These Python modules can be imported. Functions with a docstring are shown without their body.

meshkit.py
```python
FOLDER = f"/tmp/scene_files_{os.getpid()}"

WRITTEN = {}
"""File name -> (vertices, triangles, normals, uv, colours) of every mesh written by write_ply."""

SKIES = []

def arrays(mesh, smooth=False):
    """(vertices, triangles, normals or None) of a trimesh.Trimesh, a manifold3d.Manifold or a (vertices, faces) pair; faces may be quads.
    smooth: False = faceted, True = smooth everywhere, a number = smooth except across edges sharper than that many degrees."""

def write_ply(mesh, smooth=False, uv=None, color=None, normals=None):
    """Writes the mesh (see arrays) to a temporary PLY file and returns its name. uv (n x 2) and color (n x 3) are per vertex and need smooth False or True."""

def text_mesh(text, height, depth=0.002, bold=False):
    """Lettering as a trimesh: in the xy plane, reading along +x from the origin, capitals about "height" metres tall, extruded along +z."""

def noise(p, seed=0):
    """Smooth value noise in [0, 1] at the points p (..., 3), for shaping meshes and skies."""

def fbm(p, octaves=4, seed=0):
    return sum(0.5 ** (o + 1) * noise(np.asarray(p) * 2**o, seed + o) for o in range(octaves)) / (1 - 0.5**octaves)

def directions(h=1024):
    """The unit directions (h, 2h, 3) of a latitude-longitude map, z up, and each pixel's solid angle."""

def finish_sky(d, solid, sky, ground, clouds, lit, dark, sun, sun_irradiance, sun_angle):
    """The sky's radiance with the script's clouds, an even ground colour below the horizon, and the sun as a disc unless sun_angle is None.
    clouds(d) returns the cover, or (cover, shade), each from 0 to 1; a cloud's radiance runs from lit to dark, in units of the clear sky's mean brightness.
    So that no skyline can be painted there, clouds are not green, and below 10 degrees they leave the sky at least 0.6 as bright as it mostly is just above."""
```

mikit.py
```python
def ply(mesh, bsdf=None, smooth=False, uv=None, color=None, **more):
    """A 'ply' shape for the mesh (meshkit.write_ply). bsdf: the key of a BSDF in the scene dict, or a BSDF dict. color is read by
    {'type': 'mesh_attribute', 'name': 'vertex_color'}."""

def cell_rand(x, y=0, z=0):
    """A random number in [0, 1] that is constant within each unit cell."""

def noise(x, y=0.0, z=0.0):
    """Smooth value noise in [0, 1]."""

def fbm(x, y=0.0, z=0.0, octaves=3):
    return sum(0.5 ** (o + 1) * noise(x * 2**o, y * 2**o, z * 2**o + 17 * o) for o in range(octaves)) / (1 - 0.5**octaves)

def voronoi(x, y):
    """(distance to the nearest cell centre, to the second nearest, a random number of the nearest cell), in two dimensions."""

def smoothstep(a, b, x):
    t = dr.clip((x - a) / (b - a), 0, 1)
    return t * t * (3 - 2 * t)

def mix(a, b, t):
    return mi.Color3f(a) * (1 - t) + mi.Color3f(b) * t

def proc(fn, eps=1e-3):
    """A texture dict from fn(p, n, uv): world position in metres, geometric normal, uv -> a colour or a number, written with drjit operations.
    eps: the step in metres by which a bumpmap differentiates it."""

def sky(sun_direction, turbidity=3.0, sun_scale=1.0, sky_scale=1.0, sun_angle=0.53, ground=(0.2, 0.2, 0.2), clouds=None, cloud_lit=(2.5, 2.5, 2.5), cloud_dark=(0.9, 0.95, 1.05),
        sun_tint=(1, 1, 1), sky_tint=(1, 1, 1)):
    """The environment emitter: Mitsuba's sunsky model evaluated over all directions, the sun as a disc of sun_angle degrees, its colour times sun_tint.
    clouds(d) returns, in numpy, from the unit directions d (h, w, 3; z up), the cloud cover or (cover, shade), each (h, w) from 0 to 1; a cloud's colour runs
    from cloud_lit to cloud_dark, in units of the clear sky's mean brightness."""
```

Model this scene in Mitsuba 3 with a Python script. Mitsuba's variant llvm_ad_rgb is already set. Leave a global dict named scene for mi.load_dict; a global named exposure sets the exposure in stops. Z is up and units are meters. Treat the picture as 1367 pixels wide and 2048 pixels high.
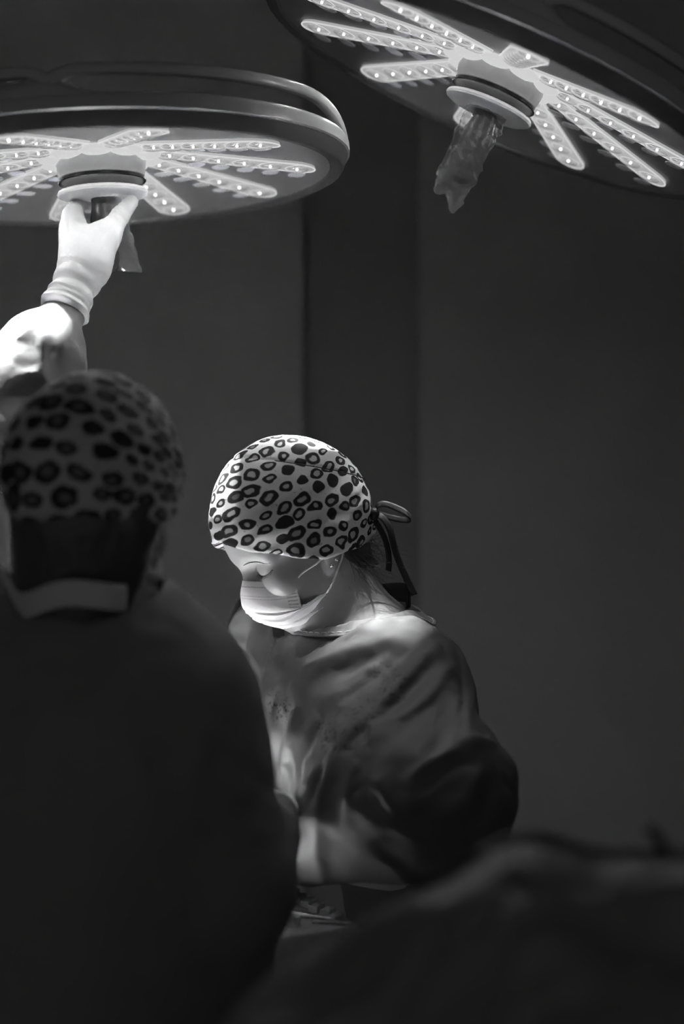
import math
import numpy as np
import trimesh
import mitsuba as mi
import drjit as dr
import mikit
import meshkit
from mikit import proc, noise, fbm, voronoi, smoothstep, mix
from shapely.geometry import Polygon, LineString, Point

T = mi.ScalarTransform4f
rng = np.random.default_rng(7)
scene, labels = {}, {}

# ------------------------------------------------------------------ camera, light, exposure
FOCAL, CX, CY, EYE = 2844.0, 683.5, 1024.0, 1.35           # pixels of the 1367 x 2048 frame; eye height in metres
exposure = 8.0
UNIT = 2.0 ** -exposure                                     # the lights are given for a picture of exposure 0
scene['camera'] = {
    'type': 'thinlens', 'fov': 2 * math.degrees(math.atan(683.5 / FOCAL)), 'fov_axis': 'x',
    'aperture_radius': 0.014, 'focus_distance': 1.86,
    'to_world': T().look_at(origin=[0, 0, EYE], target=[0, 1, EYE], up=[0, 0, 1])}
AMBIENT = 0.094 * UNIT
scene['room_glow'] = {'type': 'constant', 'radiance': {'type': 'rgb', 'value': [AMBIENT] * 3}, 'sampling_weight': 8.0}
SPOT_LEFT, SPOT_RIGHT = [{6: 7.0, 7: 7.0}.get(k, 15.0) * UNIT for k in range(10)], (2.6 * UNIT, 6.5 * UNIT)                          # each of the ten beams of a surgical light
BEAM_LEFT, BEAM_RIGHT = (4.0, 11.5), (1.5, 5.5)              # full and cut-off angle of the beams
SPILL_LEFT, SPILL_RIGHT = 0.085 * UNIT, 0.05 * UNIT                        # each of the five wide spills
GLOW = UNIT                                                 # the radiance scale of the lit lenses


def at(px, py, d):
    """The point at depth d behind a pixel of the 1367 x 2048 frame."""
    return np.array([(px - CX) / FOCAL * d, d, EYE - (py - CY) / FOCAL * d])


# ------------------------------------------------------------------ materials (a black-and-white photograph: all greys)
def grey(v):
    return {'type': 'rgb', 'value': [float(v)] * 3}


def two(d):
    return {'type': 'twosided', 'bsdf': d}


def prin(v, rough=0.5, spec=0.5, **k):
    base = v if isinstance(v, dict) else grey(v)
    return two({'type': 'principled', 'base_color': base, 'roughness': rough, 'specular': spec, **k})


def bumped(inner, fn, scale=1.0, eps=1e-3):
    return two({'type': 'bumpmap', 'arbitrary': proc(fn, eps), 'scale': scale, 'bsdf': inner})


def wall_tone(base, amp):
    def fn(p, n, uv):
        return mi.Color3f(base * (1 + amp * (fbm(p.x * 3, p.y * 3, p.z * 3) - 0.5)))
    return proc(fn)


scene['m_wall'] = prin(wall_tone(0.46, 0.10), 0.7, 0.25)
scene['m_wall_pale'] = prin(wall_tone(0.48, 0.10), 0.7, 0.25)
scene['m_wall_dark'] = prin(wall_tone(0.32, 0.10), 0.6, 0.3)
scene['m_ceiling'] = prin(0.035, 0.9, 0.1)
scene['m_floor'] = prin(0.12, 0.35, 0.5)
scene['m_plate'] = prin(0.24, 0.45, 0.5)
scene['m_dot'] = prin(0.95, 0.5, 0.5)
scene['m_rim'] = prin(0.10, 0.35, 0.5)
scene['m_band'] = prin(0.40, 0.28, 0.6)
scene['m_dark'] = prin(0.05, 0.3, 0.5)
scene['m_black'] = prin(0.012, 0.4, 0.4)
scene['m_metal'] = two({'type': 'roughconductor', 'alpha': 0.22, 'specular_reflectance': grey(0.42)})
scene['m_steel'] = two({'type': 'roughconductor', 'alpha': 0.16, 'specular_reflectance': grey(0.75)})
scene['m_hub'] = prin(0.88, 0.3, 0.6)
scene['m_flange'] = prin(0.92, 0.35, 0.5)
scene['m_handle'] = prin(0.045, 0.4, 0.5)
scene['m_film'] = {'type': 'blendbsdf', 'weight': 0.05, 'a': {'type': 'thindielectric', 'int_ior': 1.5},
                   'b': {'type': 'principledthin', 'base_color': grey(0.9), 'roughness': 0.25, 'diff_trans': 0.8, 'spec_trans': 0.0}}


def skin_tone(p, n, uv):
    return mi.Color3f(0.36 * (0.92 + 0.16 * fbm(p.x * 60, p.y * 60, p.z * 60)))


scene['m_skin'] = bumped({'type': 'principled', 'base_color': proc(skin_tone), 'roughness': 0.45, 'specular': 0.45},
                         lambda p, n, uv: fbm(p.x * 900, p.y * 900, p.z * 900, 2), 0.0003, 3e-4)
scene['m_skin_tan'] = prin(0.30, 0.5, 0.4)
scene['m_hair'] = prin(0.06, 0.35, 0.6)
scene['m_mask'] = prin(0.78, 0.7, 0.2)


def weave(p, n, uv):
    s = 2 * math.pi / 0.0019
    return 0.5 + 0.25 * dr.sin((p.x + p.z * 0.6) * s) + 0.25 * dr.sin((p.z - p.x * 0.6 + p.y) * s)


def stain_zone(p):
    z = mi.Float(0.0)
    for (cx, cz, r) in ((-0.083, 1.105, 0.022), (-0.098, 1.03, 0.018), (0.022, 1.115, 0.028), (0.055, 1.15, 0.024), (-0.012, 1.09, 0.02)):
        z = dr.maximum(z, 1 - smoothstep(r * 0.5, r * 1.3, dr.sqrt(dr.square(p.x - cx) + dr.square(p.z - cz))))
    return z * dr.select(p.y < 1.95, 1.0, 0.0)


def gown_tone(p, n, uv):
    v = 0.112 * (0.86 + 0.22 * weave(p, n, uv) + 0.12 * (fbm(p.x * 25, p.y * 25, p.z * 25) - 0.5))
    stain = smoothstep(0.60, 0.72, fbm(p.x * 260, p.y * 260, p.z * 260, 2)) * stain_zone(p)
    return mi.Color3f(v * (1 - 0.75 * stain))


scene['m_gown'] = bumped({'type': 'principled', 'base_color': proc(gown_tone), 'roughness': 0.55, 'specular': 0.4, 'sheen': 0.25},
                         lambda p, n, uv: weave(p, n, uv), 0.00012, 2e-4)
scene['m_gown_band'] = prin(0.26, 0.7, 0.2)
scene['m_gown_dark'] = prin(0.035, 0.6, 0.3)
scene['m_sleeve'] = prin(0.34, 0.55, 0.3)
scene['m_glove'] = prin(0.58, 0.42, 0.5)
scene['m_gown_front'] = prin(0.175, 0.6, 0.3)
scene['m_scrub'] = prin(0.022, 0.7, 0.2)
scene['m_ribbon'] = prin(0.022, 0.5, 0.4)
scene['m_collar'] = prin(0.55, 0.7, 0.2)
scene['m_loop'] = prin(0.7, 0.6, 0.3)
scene['m_drape'] = prin(0.15, 0.5, 0.35)
scene['m_field'] = prin(0.88, 0.8, 0.2)
scene['m_towel'] = prin(0.5, 0.8, 0.2)
scene['m_hose'] = prin(0.02, 0.4, 0.4)
scene['m_gem'] = two({'type': 'roughconductor', 'alpha': 0.08, 'specular_reflectance': grey(0.95)})


def leopard(dark, pale, mid):
    """Ring-shaped spots: uneven ovals in staggered rows, a paler middle in each."""
    def fn(p, n, uv):
        wx = 0.34 * (fbm(uv.x * 70, uv.y * 70, 3.0, 2) - 0.5)
        wy = 0.34 * (fbm(uv.x * 70, uv.y * 70, 9.0, 2) - 0.5)
        x, y = uv.x / 0.0262 + wx, uv.y / 0.0205 + wy
        q, rr = mi.Float(9.0), mi.Float(0.0)
        for b in (-1, 0, 1):
            cy = dr.floor(y) + b
            xs_ = x + 0.5 * (cy - 2 * dr.floor(cy / 2))
            for a in (-1, 0, 1):
                cx = dr.floor(xs_) + a
                r1, r2, r3, r4 = (mikit.cell_rand(cx, cy, k) for k in (1, 2, 3, 4))
                dx, dy = xs_ - (cx + 0.5 + 0.30 * (r1 - 0.5)), y - (cy + 0.5 + 0.30 * (r2 - 0.5))
                t = 0.9 * (r4 - 0.5)
                ex, ey = dx + t * dy, dy - t * dx
                size = 0.33 + 0.18 * r3 + 0.03 * r2
                e = dr.sqrt(dr.square(ex / size) + dr.square(ey / (size * 0.92)))
                rr = dr.select(e < q, r1, rr)
                q = dr.minimum(q, e)
        spot = 1 - smoothstep(0.93, 1.06, q)
        wob = 0.3 * (fbm(uv.x * 180, uv.y * 180, 1.0, 2) - 0.5)
        core = (1 - smoothstep(0.36, 0.52, q + wob)) * smoothstep(0.18, 0.34, rr)
        fleck = smoothstep(0.93, 0.96, fbm(uv.x * 240, uv.y * 240, 5.0, 1)) * (1 - spot)
        ink = mix([dark] * 3, [mid] * 3, core)
        return mix([pale] * 3, ink, dr.maximum(spot, 0.6 * fleck))
    return fn


scene['m_cap'] = prin(proc(leopard(0.026, 0.62, 0.40)), 0.8, 0.15)
scene['m_cap_far'] = prin(proc(leopard(0.03, 0.46, 0.16)), 0.8, 0.15)


# ------------------------------------------------------------------ helpers
def add(key, mesh, mat, smooth=35, to_world=None, label=None, **k):
    e = mesh if isinstance(mesh, dict) else mikit.ply(mesh, mat, smooth=smooth, **k)
    if to_world is not None:
        e = {**e, 'to_world': to_world}
    base, i = key, 0
    while key in scene:
        i += 1
        key = f'{base}_{i:03d}'
    scene[key] = e
    if label:
        labels[key] = {'label': label}
    return key


def tag(key, label, cat=None, group=None, kind=None):
    d = {'label': label}
    if cat:
        d['category'] = cat
    if group:
        d['group'] = group
    if kind:
        d['kind'] = kind
    labels[key] = d


def struct(key, mesh, mat, label, smooth=False):
    add(key, mesh, mat, smooth)
    labels[key] = {'kind': 'structure', 'label': label}


def box(lo, hi):
    lo, hi = np.array(lo, float), np.array(hi, float)
    m = trimesh.creation.box(hi - lo)
    m.apply_translation((lo + hi) / 2)
    return m


def revolve(profile, n=96):
    """Closed or open profile of (r, z) about z."""
    m = trimesh.creation.revolve(np.array(profile, float), sections=n)
    return m


def smooth_path(pts, n):
    from scipy.interpolate import CubicSpline
    pts = np.array(pts, float)
    t = np.r_[0, np.cumsum(np.linalg.norm(np.diff(pts[:, :3], axis=0), axis=1))]
    return CubicSpline(t, pts)(np.linspace(0, t[-1], n))


def tube(path, radius, sides=10, flat=None, caps=True):
    """A swept tube; radius a number or one per point; flat = (direction, factor) widens it along a direction."""
    p = np.asarray(path, float)
    r = np.broadcast_to(radius, (len(p),)).astype(float)
    t = np.gradient(p, axis=0)
    t /= np.linalg.norm(t, axis=1, keepdims=True) + 1e-12
    up = np.array([0, 0, 1.0]) if flat is None else np.asarray(flat[0], float)
    a = np.zeros_like(p)
    prev = up
    for i in range(len(p)):
        v = prev - t[i] * (prev @ t[i])
        if np.linalg.norm(v) < 1e-6:
            v = np.cross(t[i], [1, 0.3, 0.2])
        a[i] = v / np.linalg.norm(v)
        prev = a[i] if flat is None else up
    b = np.cross(t, a)
    ang = np.arange(sides) * 2 * np.pi / sides
    fa = 1.0 if flat is None else flat[1]
    v = p[:, None] + r[:, None, None] * (np.cos(ang)[None, :, None] * a[:, None] * fa + np.sin(ang)[None, :, None] * b[:, None])
    v = v.reshape(-1, 3)
    i, j = np.meshgrid(np.arange(len(p) - 1), np.arange(sides), indexing='ij')
    q = np.stack([i * sides + j, i * sides + (j + 1) % sides, (i + 1) * sides + (j + 1) % sides, (i + 1) * sides + j], -1).reshape(-1, 4)
    f = np.vstack([q[:, [0, 1, 2]], q[:, [0, 2, 3]]])
    if caps:
        n = len(v)
        v = np.vstack([v, p[:1], p[-1:]])
        k = np.arange(sides)
        last = (len(p) - 1) * sides
        f = np.vstack([f, np.stack([(k + 1) % sides, k, k * 0 + n], 1), np.stack([last + k, last + (k + 1) % sides, k * 0 + n + 1], 1)])
    return trimesh.Trimesh(v, f, process=False)


def sheet(grid, thickness=0.001):
    """A grid (h, w, 3) of points as a thin closed sheet."""
    g = np.asarray(grid, float)
    h, w = g.shape[:2]
    du, dv = np.gradient(g, axis=1), np.gradient(g, axis=0)
    n = np.cross(du, dv)
    n /= np.linalg.norm(n, axis=2, keepdims=True) + 1e-12
    top, bot = (g + n * thickness / 2).reshape(-1, 3), (g - n * thickness / 2).reshape(-1, 3)
    i, j = np.meshgrid(np.arange(h - 1), np.arange(w - 1), indexing='ij')
    a = (i * w + j).ravel()
    q = np.stack([a, a + 1, a + w + 1, a + w], 1)
    m = h * w
    ring = np.r_[np.arange(w), np.arange(1, h) * w + w - 1, (h - 1) * w + np.arange(w - 2, -1, -1), np.arange(h - 2, 0, -1) * w]
    r2 = np.roll(ring, -1)
    side = np.stack([ring, ring + m, r2 + m, r2], 1)
    quads = np.vstack([q, q[:, ::-1] + m, side])
    return trimesh.Trimesh(np.vstack([top, bot]), np.vstack([quads[:, [0, 1, 2]], quads[:, [0, 2, 3]]]), process=False)


def ribbon(path, width, across, thickness=0.0012, n=40):
    p = smooth_path(path, n)
    across = np.asarray(across, float)
    if across.ndim == 1:
        across = np.broadcast_to(across, p.shape)
    t = np.gradient(p, axis=0)
    t /= np.linalg.norm(t, axis=1, keepdims=True)
    w = across - t * (across * t).sum(1, keepdims=True)
    w /= np.linalg.norm(w, axis=1, keepdims=True)
    s = np.linspace(-0.5, 0.5, 4)
    return sheet(p[:, None] + w[:, None] * (s * width)[None, :, None], thickness)


# ---- modelling clay: signed distances, blended smoothly, meshed with surface nets
def smin(a, b, k):
    h = np.maximum(k - np.abs(a - b), 0) / k
    return np.minimum(a, b) - h * h * k * 0.25


def ell(c, r, R=None):
    c, r = np.asarray(c, float), np.asarray(r, float)

    def f(p):
        q = p - c
        if R is not None:
            q = q @ R
        k0 = np.linalg.norm(q / r, axis=1)
        k1 = np.linalg.norm(q / (r * r), axis=1)
        return k0 * (k0 - 1) / np.maximum(k1, 1e-9)
    return f


def cone(a, b, ra, rb):
    a, b = np.asarray(a, float), np.asarray(b, float)
    ba = b - a
    L = ba @ ba

    def f(p):
        t = np.clip((p - a) @ ba / L, 0, 1)
        return np.linalg.norm(p - a - t[:, None] * ba, axis=1) - (ra + (rb - ra) * t)
    return f


def union(parts):
    """parts: (distance function, blend) in order."""
    def f(p):
        d = parts[0][0](p)
        for g, k in parts[1:]:
            d = smin(d, g(p), k) if k > 0 else np.minimum(d, g(p))
        return d
    return f


def carve(f, g, k):
    return lambda p: -smin(-f(p), g(p), k)


def near_line(p, pts):
    """Distance to a polyline, and a factor that fades out towards its ends."""
    d, u = np.full(len(p), 9.0), np.zeros(len(p))
    n = len(pts) - 1
    for k, (a, b) in enumerate(zip(pts[:-1], pts[1:])):
        ba = b - a
        t = np.clip((p - a) @ ba / (ba @ ba), 0, 1)
        e = np.linalg.norm(p - a - t[:, None] * ba, axis=1)
        u = np.where(e < d, (k + t) / n, u)
        d = np.minimum(d, e)
    return d, np.sin(np.pi * np.clip(0.06 + 0.88 * u, 0, 1)) ** 0.6


def nets(f, lo, hi, h):
    """Surface nets of f < 0 on a grid of step h, evaluated exactly only near the surface."""
    lo, hi = np.asarray(lo, float), np.asarray(hi, float)
    K = 4
    n = (np.ceil((hi - lo) / (h * K)).astype(int) + 1)
    ax = [lo[i] + np.arange(n[i]) * h * K for i in range(3)]
    G = np.stack(np.meshgrid(*ax, indexing='ij'), -1).reshape(-1, 3)
    c = f(G).reshape(n)
    N = n * K
    idx = [np.minimum(np.round(np.arange(N[i]) / K).astype(int), n[i] - 1) for i in range(3)]
    big = c[np.ix_(*idx)]
    D = big.copy()
    m = np.abs(big) < h * K * 2.2
    I = np.argwhere(m)
    val = np.empty(len(I))
    for s in range(0, len(I), 400000):
        val[s:s + 400000] = f(lo + I[s:s + 400000] * h)
    D[m] = val
    S = D < 0
    for a in range(3):                                       # closed at the box
        sl = [slice(None)] * 3
        for e in (0, -1):
            sl[a] = e
            S[tuple(sl)] = False
            D[tuple(sl)] = np.maximum(D[tuple(sl)], 1e-6)
    M = np.array(S.shape) - 1
    corners = [(i, j, k) for i in (0, 1) for j in (0, 1) for k in (0, 1)]
    cs = [S[i:i + M[0], j:j + M[1], k:k + M[2]] for i, j, k in corners]
    anyc, allc = np.logical_or.reduce(cs), np.logical_and.reduce(cs)
    cell = np.argwhere(anyc & ~allc)
    cid = np.full(M, -1, np.int64)
    cid[tuple(cell.T)] = np.arange(len(cell))
    acc, cnt = np.zeros((len(cell), 3)), np.zeros(len(cell))
    for a, ca in enumerate(corners):
        for cb in corners[a + 1:]:
            if sum(abs(x - y) for x, y in zip(ca, cb)) != 1:
                continue
            ia, ib = cell + ca, cell + cb
            da, db = D[tuple(ia.T)], D[tuple(ib.T)]
            x = (da < 0) != (db < 0)
            t = np.where(x, da / np.where(x, da - db, 1), 0)
            acc += np.where(x[:, None], ia + t[:, None] * (np.array(cb) - ca), 0)
            cnt += x
    V = lo + acc / cnt[:, None] * h
    F = []
    for a in range(3):
        u, w = (a + 1) % 3, (a + 2) % 3
        sl0, sl1 = [slice(None)] * 3, [slice(None)] * 3
        sl0[a], sl1[a] = slice(0, -1), slice(1, None)
        ed = np.argwhere(S[tuple(sl0)] != S[tuple(sl1)])
        ed = ed[(ed[:, u] > 0) & (ed[:, w] > 0) & (ed[:, u] < M[u]) & (ed[:, w] < M[w])]
        du, dw = np.eye(3, dtype=int)[u], np.eye(3, dtype=int)[w]
        q = np.stack([cid[tuple((ed - du - dw).T)], cid[tuple((ed - dw).T)], cid[tuple(ed.T)], cid[tuple((ed - du).T)]], 1)
        inside = S[tuple(ed.T)]
        q = np.where(inside[:, None], q, q[:, ::-1])
        F.append(q[(q >= 0).all(1)])
    F = np.vstack(F)
    mesh = trimesh.Trimesh(V, np.vstack([F[:, [0, 1, 2]], F[:, [0, 2, 3]]]), process=False)
    return mesh


def keep_largest(m):
    parts = m.split(only_watertight=False)
    return max(parts, key=lambda x: len(x.faces)) if len(parts) > 1 else m


def cast(f, pix, d0=1.2, d1=2.4):
    """Where the camera's rays through the pixels first meet f (sculpting guides: folds, seams, patches)."""
    pix = np.asarray(pix, float)
    d = np.full(len(pix), d0)
    ray = np.stack([(pix[:, 0] - CX) / FOCAL, np.ones(len(pix)), -(pix[:, 1] - CY) / FOCAL], 1)
    for _ in range(160):
        d = np.minimum(d + 0.6 * f(ray * d[:, None] + [0, 0, EYE]), d1)
    return ray * d[:, None] + [0, 0, EYE]


def folded(f, folds, wrinkle=0.0, freq=20.0, seed=0):
    """f with folds pressed out (height > 0) or in: (pixels, width, height, depth range)."""
    lines = []
    for pix, w, hgt in folds:
        pts = np.array(pix, float)
        s = np.r_[0, np.cumsum(np.linalg.norm(np.diff(pts, axis=0), axis=1))]
        n = max(3, int(s[-1] / 14))
        fine = np.stack([np.interp(np.linspace(0, s[-1], n), s, pts[:, k]) for k in (0, 1)], 1)
        P = cast(f, fine)
        P = P[P[:, 1] < 2.35]
        if len(P) > 2:
            lines.append((P[::max(1, len(P) // 9)] if len(P) > 12 else P, w, hgt, P.min(0) - 4 * w, P.max(0) + 4 * w))

    def g(p):
        d = f(p)
        close = np.abs(d) < 0.07
        q = p[close]
        e = np.zeros(len(q))
        for P, w, hgt, a, b in lines:
            m = ((q > a) & (q < b)).all(1)
            if m.any():
                dl, fade = near_line(q[m], P)
                e[m] += hgt * fade * np.exp(-(np.sqrt(dl * dl + (0.35 * w) ** 2) - 0.35 * w) / (0.8 * w))
        if wrinkle:
            e += wrinkle * (2 * np.abs(meshkit.fbm(q * freq, 3, seed) - 0.5) * 2 - 0.5)
        d[close] -= e
        return d
    return g


# ------------------------------------------------------------------ the room
struct('floor', box([-2.6, -0.6, -0.1], [2.6, 3.9, 0.0]), 'm_floor', 'dark smooth floor of the operating room')
struct('ceiling', box([-2.6, -0.6, 3.0], [2.6, 3.9, 3.1]), 'm_ceiling', 'dark ceiling of the operating room')
struct('wall_left', box([-2.6, -0.6, 0], [-2.5, 3.9, 3.0]), 'm_wall', 'plain wall on the left side of the room')
struct('wall_right', box([2.5, -0.6, 0], [2.6, 3.9, 3.0]), 'm_wall', 'plain wall on the right side of the room')
xa, xb = at(603, 0, 3.55)[0], at(838, 0, 3.6)[0]
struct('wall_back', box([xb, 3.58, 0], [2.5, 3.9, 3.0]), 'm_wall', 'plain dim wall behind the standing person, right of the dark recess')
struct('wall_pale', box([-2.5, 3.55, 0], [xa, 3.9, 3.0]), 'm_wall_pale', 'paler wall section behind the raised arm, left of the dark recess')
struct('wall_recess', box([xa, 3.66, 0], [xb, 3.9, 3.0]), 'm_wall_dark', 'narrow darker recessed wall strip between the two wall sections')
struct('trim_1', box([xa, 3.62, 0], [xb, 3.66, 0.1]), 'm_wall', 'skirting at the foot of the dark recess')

# ------------------------------------------------------------------ surgical lights
RL = 0.33


def bowl(r):
    """Height of the lit underside over the lip, at radius r."""
    return 0.006 + 0.050 * (1 - np.clip(r / 0.315, 0, 1))


def tilt(mesh):
    v = mesh.vertices.copy()
    v[:, 2] += bowl(np.hypot(v[:, 0], v[:, 1]))
    return trimesh.Trimesh(v, mesh.faces, process=False)


def petal_outline(r0, r1, w0, w1, n=14):
    a = np.linspace(-np.pi / 2, np.pi / 2, n)
    tip = np.stack([r1 - w1 + w1 * np.cos(a), w1 * np.sin(a)], 1)
    return Polygon(np.vstack([[[r0, -w0]], tip, [[r0, w0]]]))


R0, R1, W0, W1 = 0.075, 0.292, 0.0195, 0.0245
petal_poly = petal_outline(R0, R1, W0, W1)


def vcol(mesh, v):
    return np.full((len(mesh.vertices), 3), float(v))


def flat_poly(poly, depth, z):
    m = trimesh.creation.extrude_polygon(poly, depth, engine='earcut')
    for _ in range(2):
        m = m.subdivide()
    m.apply_translation([0, 0, z])
    return m


petal_body = tilt(flat_poly(petal_poly, 0.004, -0.004))
rim_path = np.array(petal_poly.exterior.coords)
s = np.linspace(0, petal_poly.exterior.length, 90)
rim_pts = np.array([petal_poly.exterior.interpolate(x).coords[0] for x in s])
petal_rim = tilt(tube(np.c_[rim_pts, np.full(len(rim_pts), -0.0042)], 0.0011, 6, caps=False))
LENS_R = [0.267, 0.2305, 0.195, 0.160, 0.126, 0.094]


def lens_mesh():
    """A collimating lens: ring, dish and the lit chip in its middle, with each one's radiance as its colour."""
    prof = [(0.0172, -0.0040), (0.0176, -0.0052), (0.0166, -0.0062), (0.0152, -0.0056), (0.0144, -0.0044)]
    ring = revolve(prof, 28)
    dish = revolve([(0.0144, -0.0044), (0.0100, -0.0046), (0.0052, -0.0048), (0.0, -0.0050)], 28)
    chip = trimesh.creation.icosphere(1, 0.0018)
    chip.apply_translation([0, 0, -0.0060])
    spoke = []
    for a in np.arange(5) * 2 * np.pi / 5:
        b = box([0.0045, -0.0007, -0.0054], [0.0125, 0.0007, -0.0044])
        b.apply_transform(trimesh.transformations.rotation_matrix(a, [0, 0, 1]))
        spoke.append(b)
    spoke = trimesh.util.concatenate(spoke)
    dr_ = np.hypot(dish.vertices[:, 0], dish.vertices[:, 1]) / 0.0144
    cd = np.repeat((0.44 - 0.22 * np.exp(-((dr_ - 0.62) / 0.22) ** 2))[:, None], 3, 1)
    for m_ in (ring, dish):                                  # lit downwards
        if m_.face_normals[:, 2].mean() > 0:
            m_.invert()
    cols = np.vstack([vcol(ring, 0.72), cd, vcol(chip, 5.0), vcol(spoke, 0.56)])
    return trimesh.util.concatenate([ring, dish, chip, spoke]), cols


lens, lens_col = lens_mesh()
leaf = trimesh.creation.icosphere(2, 1.0)
leaf.apply_scale([0.020, 0.0225, 0.007])
leaf.apply_translation([0.067, 0, -0.010])


def glow(mesh, col=None, value=None, weight=0.05):
    rad = {'type': 'mesh_attribute', 'name': 'vertex_color'} if col is not None else grey(value)
    return mikit.ply(mesh, 'm_black', smooth=True, color=None if col is None else col * GLOW, emitter={'type': 'area', 'radiance': rad, 'sampling_weight': weight})


body_col = np.repeat(np.clip(0.56 - 1.0 * (np.hypot(petal_body.vertices[:, 0], petal_body.vertices[:, 1]) - 0.08), 0.33, 0.54)[:, None], 3, 1)
parts_, cols_ = [petal_body, petal_rim], [body_col, vcol(petal_rim, 0.66)]
for r in LENS_R:
    m_ = lens.copy()
    m_.apply_translation([r, 0, float(bowl(r))])
    parts_.append(m_)
    cols_.append(lens_col)
PETAL = glow(trimesh.util.concatenate(parts_), np.vstack(cols_), weight=0.2)
dome = revolve([(0.0176, -0.0050), (0.0168, -0.0072), (0.0140, -0.0088), (0.0090, -0.0100), (0.0, -0.0106)], 28)
scene['m_lens'] = {'type': 'thindielectric', 'int_ior': 1.45}
LENS = [mikit.ply(dome, 'm_lens', smooth=True)] * len(LENS_R)                # the clear cap over each lit collimator
LEAF = glow(leaf, None, 0.62 * GLOW, weight=0.03)

faceplate = revolve([(0.02, bowl(0.02)), (0.10, bowl(0.10)), (0.20, bowl(0.20)), (0.300, bowl(0.30)), (0.312, 0.0055), (0.3125, 0.012), (0.2, 0.05), (0.02, 0.066), (0.02, bowl(0.02))], 160)
lip = revolve([(0.3125, 0.0058), (0.3145, 0.0030), (0.3250, 0.0002), (0.3290, 0.0010), (0.3315, 0.0040), (0.3370, 0.0185), (0.3330, 0.0200), (0.3125, 0.0150), (0.3125, 0.0058)], 160)
band = revolve([(0.3330, 0.0195), (0.3372, 0.0190), (0.3400, 0.0205), (0.3402, 0.0330), (0.3375, 0.0385), (0.3300, 0.0400), (0.3250, 0.0300), (0.3330, 0.0195)], 160)
cover = revolve([(0.3290, 0.0385), (0.3200, 0.0410), (0.2800, 0.0480), (0.2000, 0.0620), (0.1200, 0.0760), (0.0600, 0.0840), (0.0, 0.0850), (0.0, 0.0660), (0.2, 0.055), (0.3250, 0.0300), (0.3290, 0.0385)], 160)
hub = revolve([(0.030, 0.062), (0.0640, 0.056), (0.0625, 0.040), (0.0590, 0.0160), (0.0575, 0.0100), (0.0550, 0.0090), (0.030, 0.0090), (0.030, 0.062)], 96)
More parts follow.
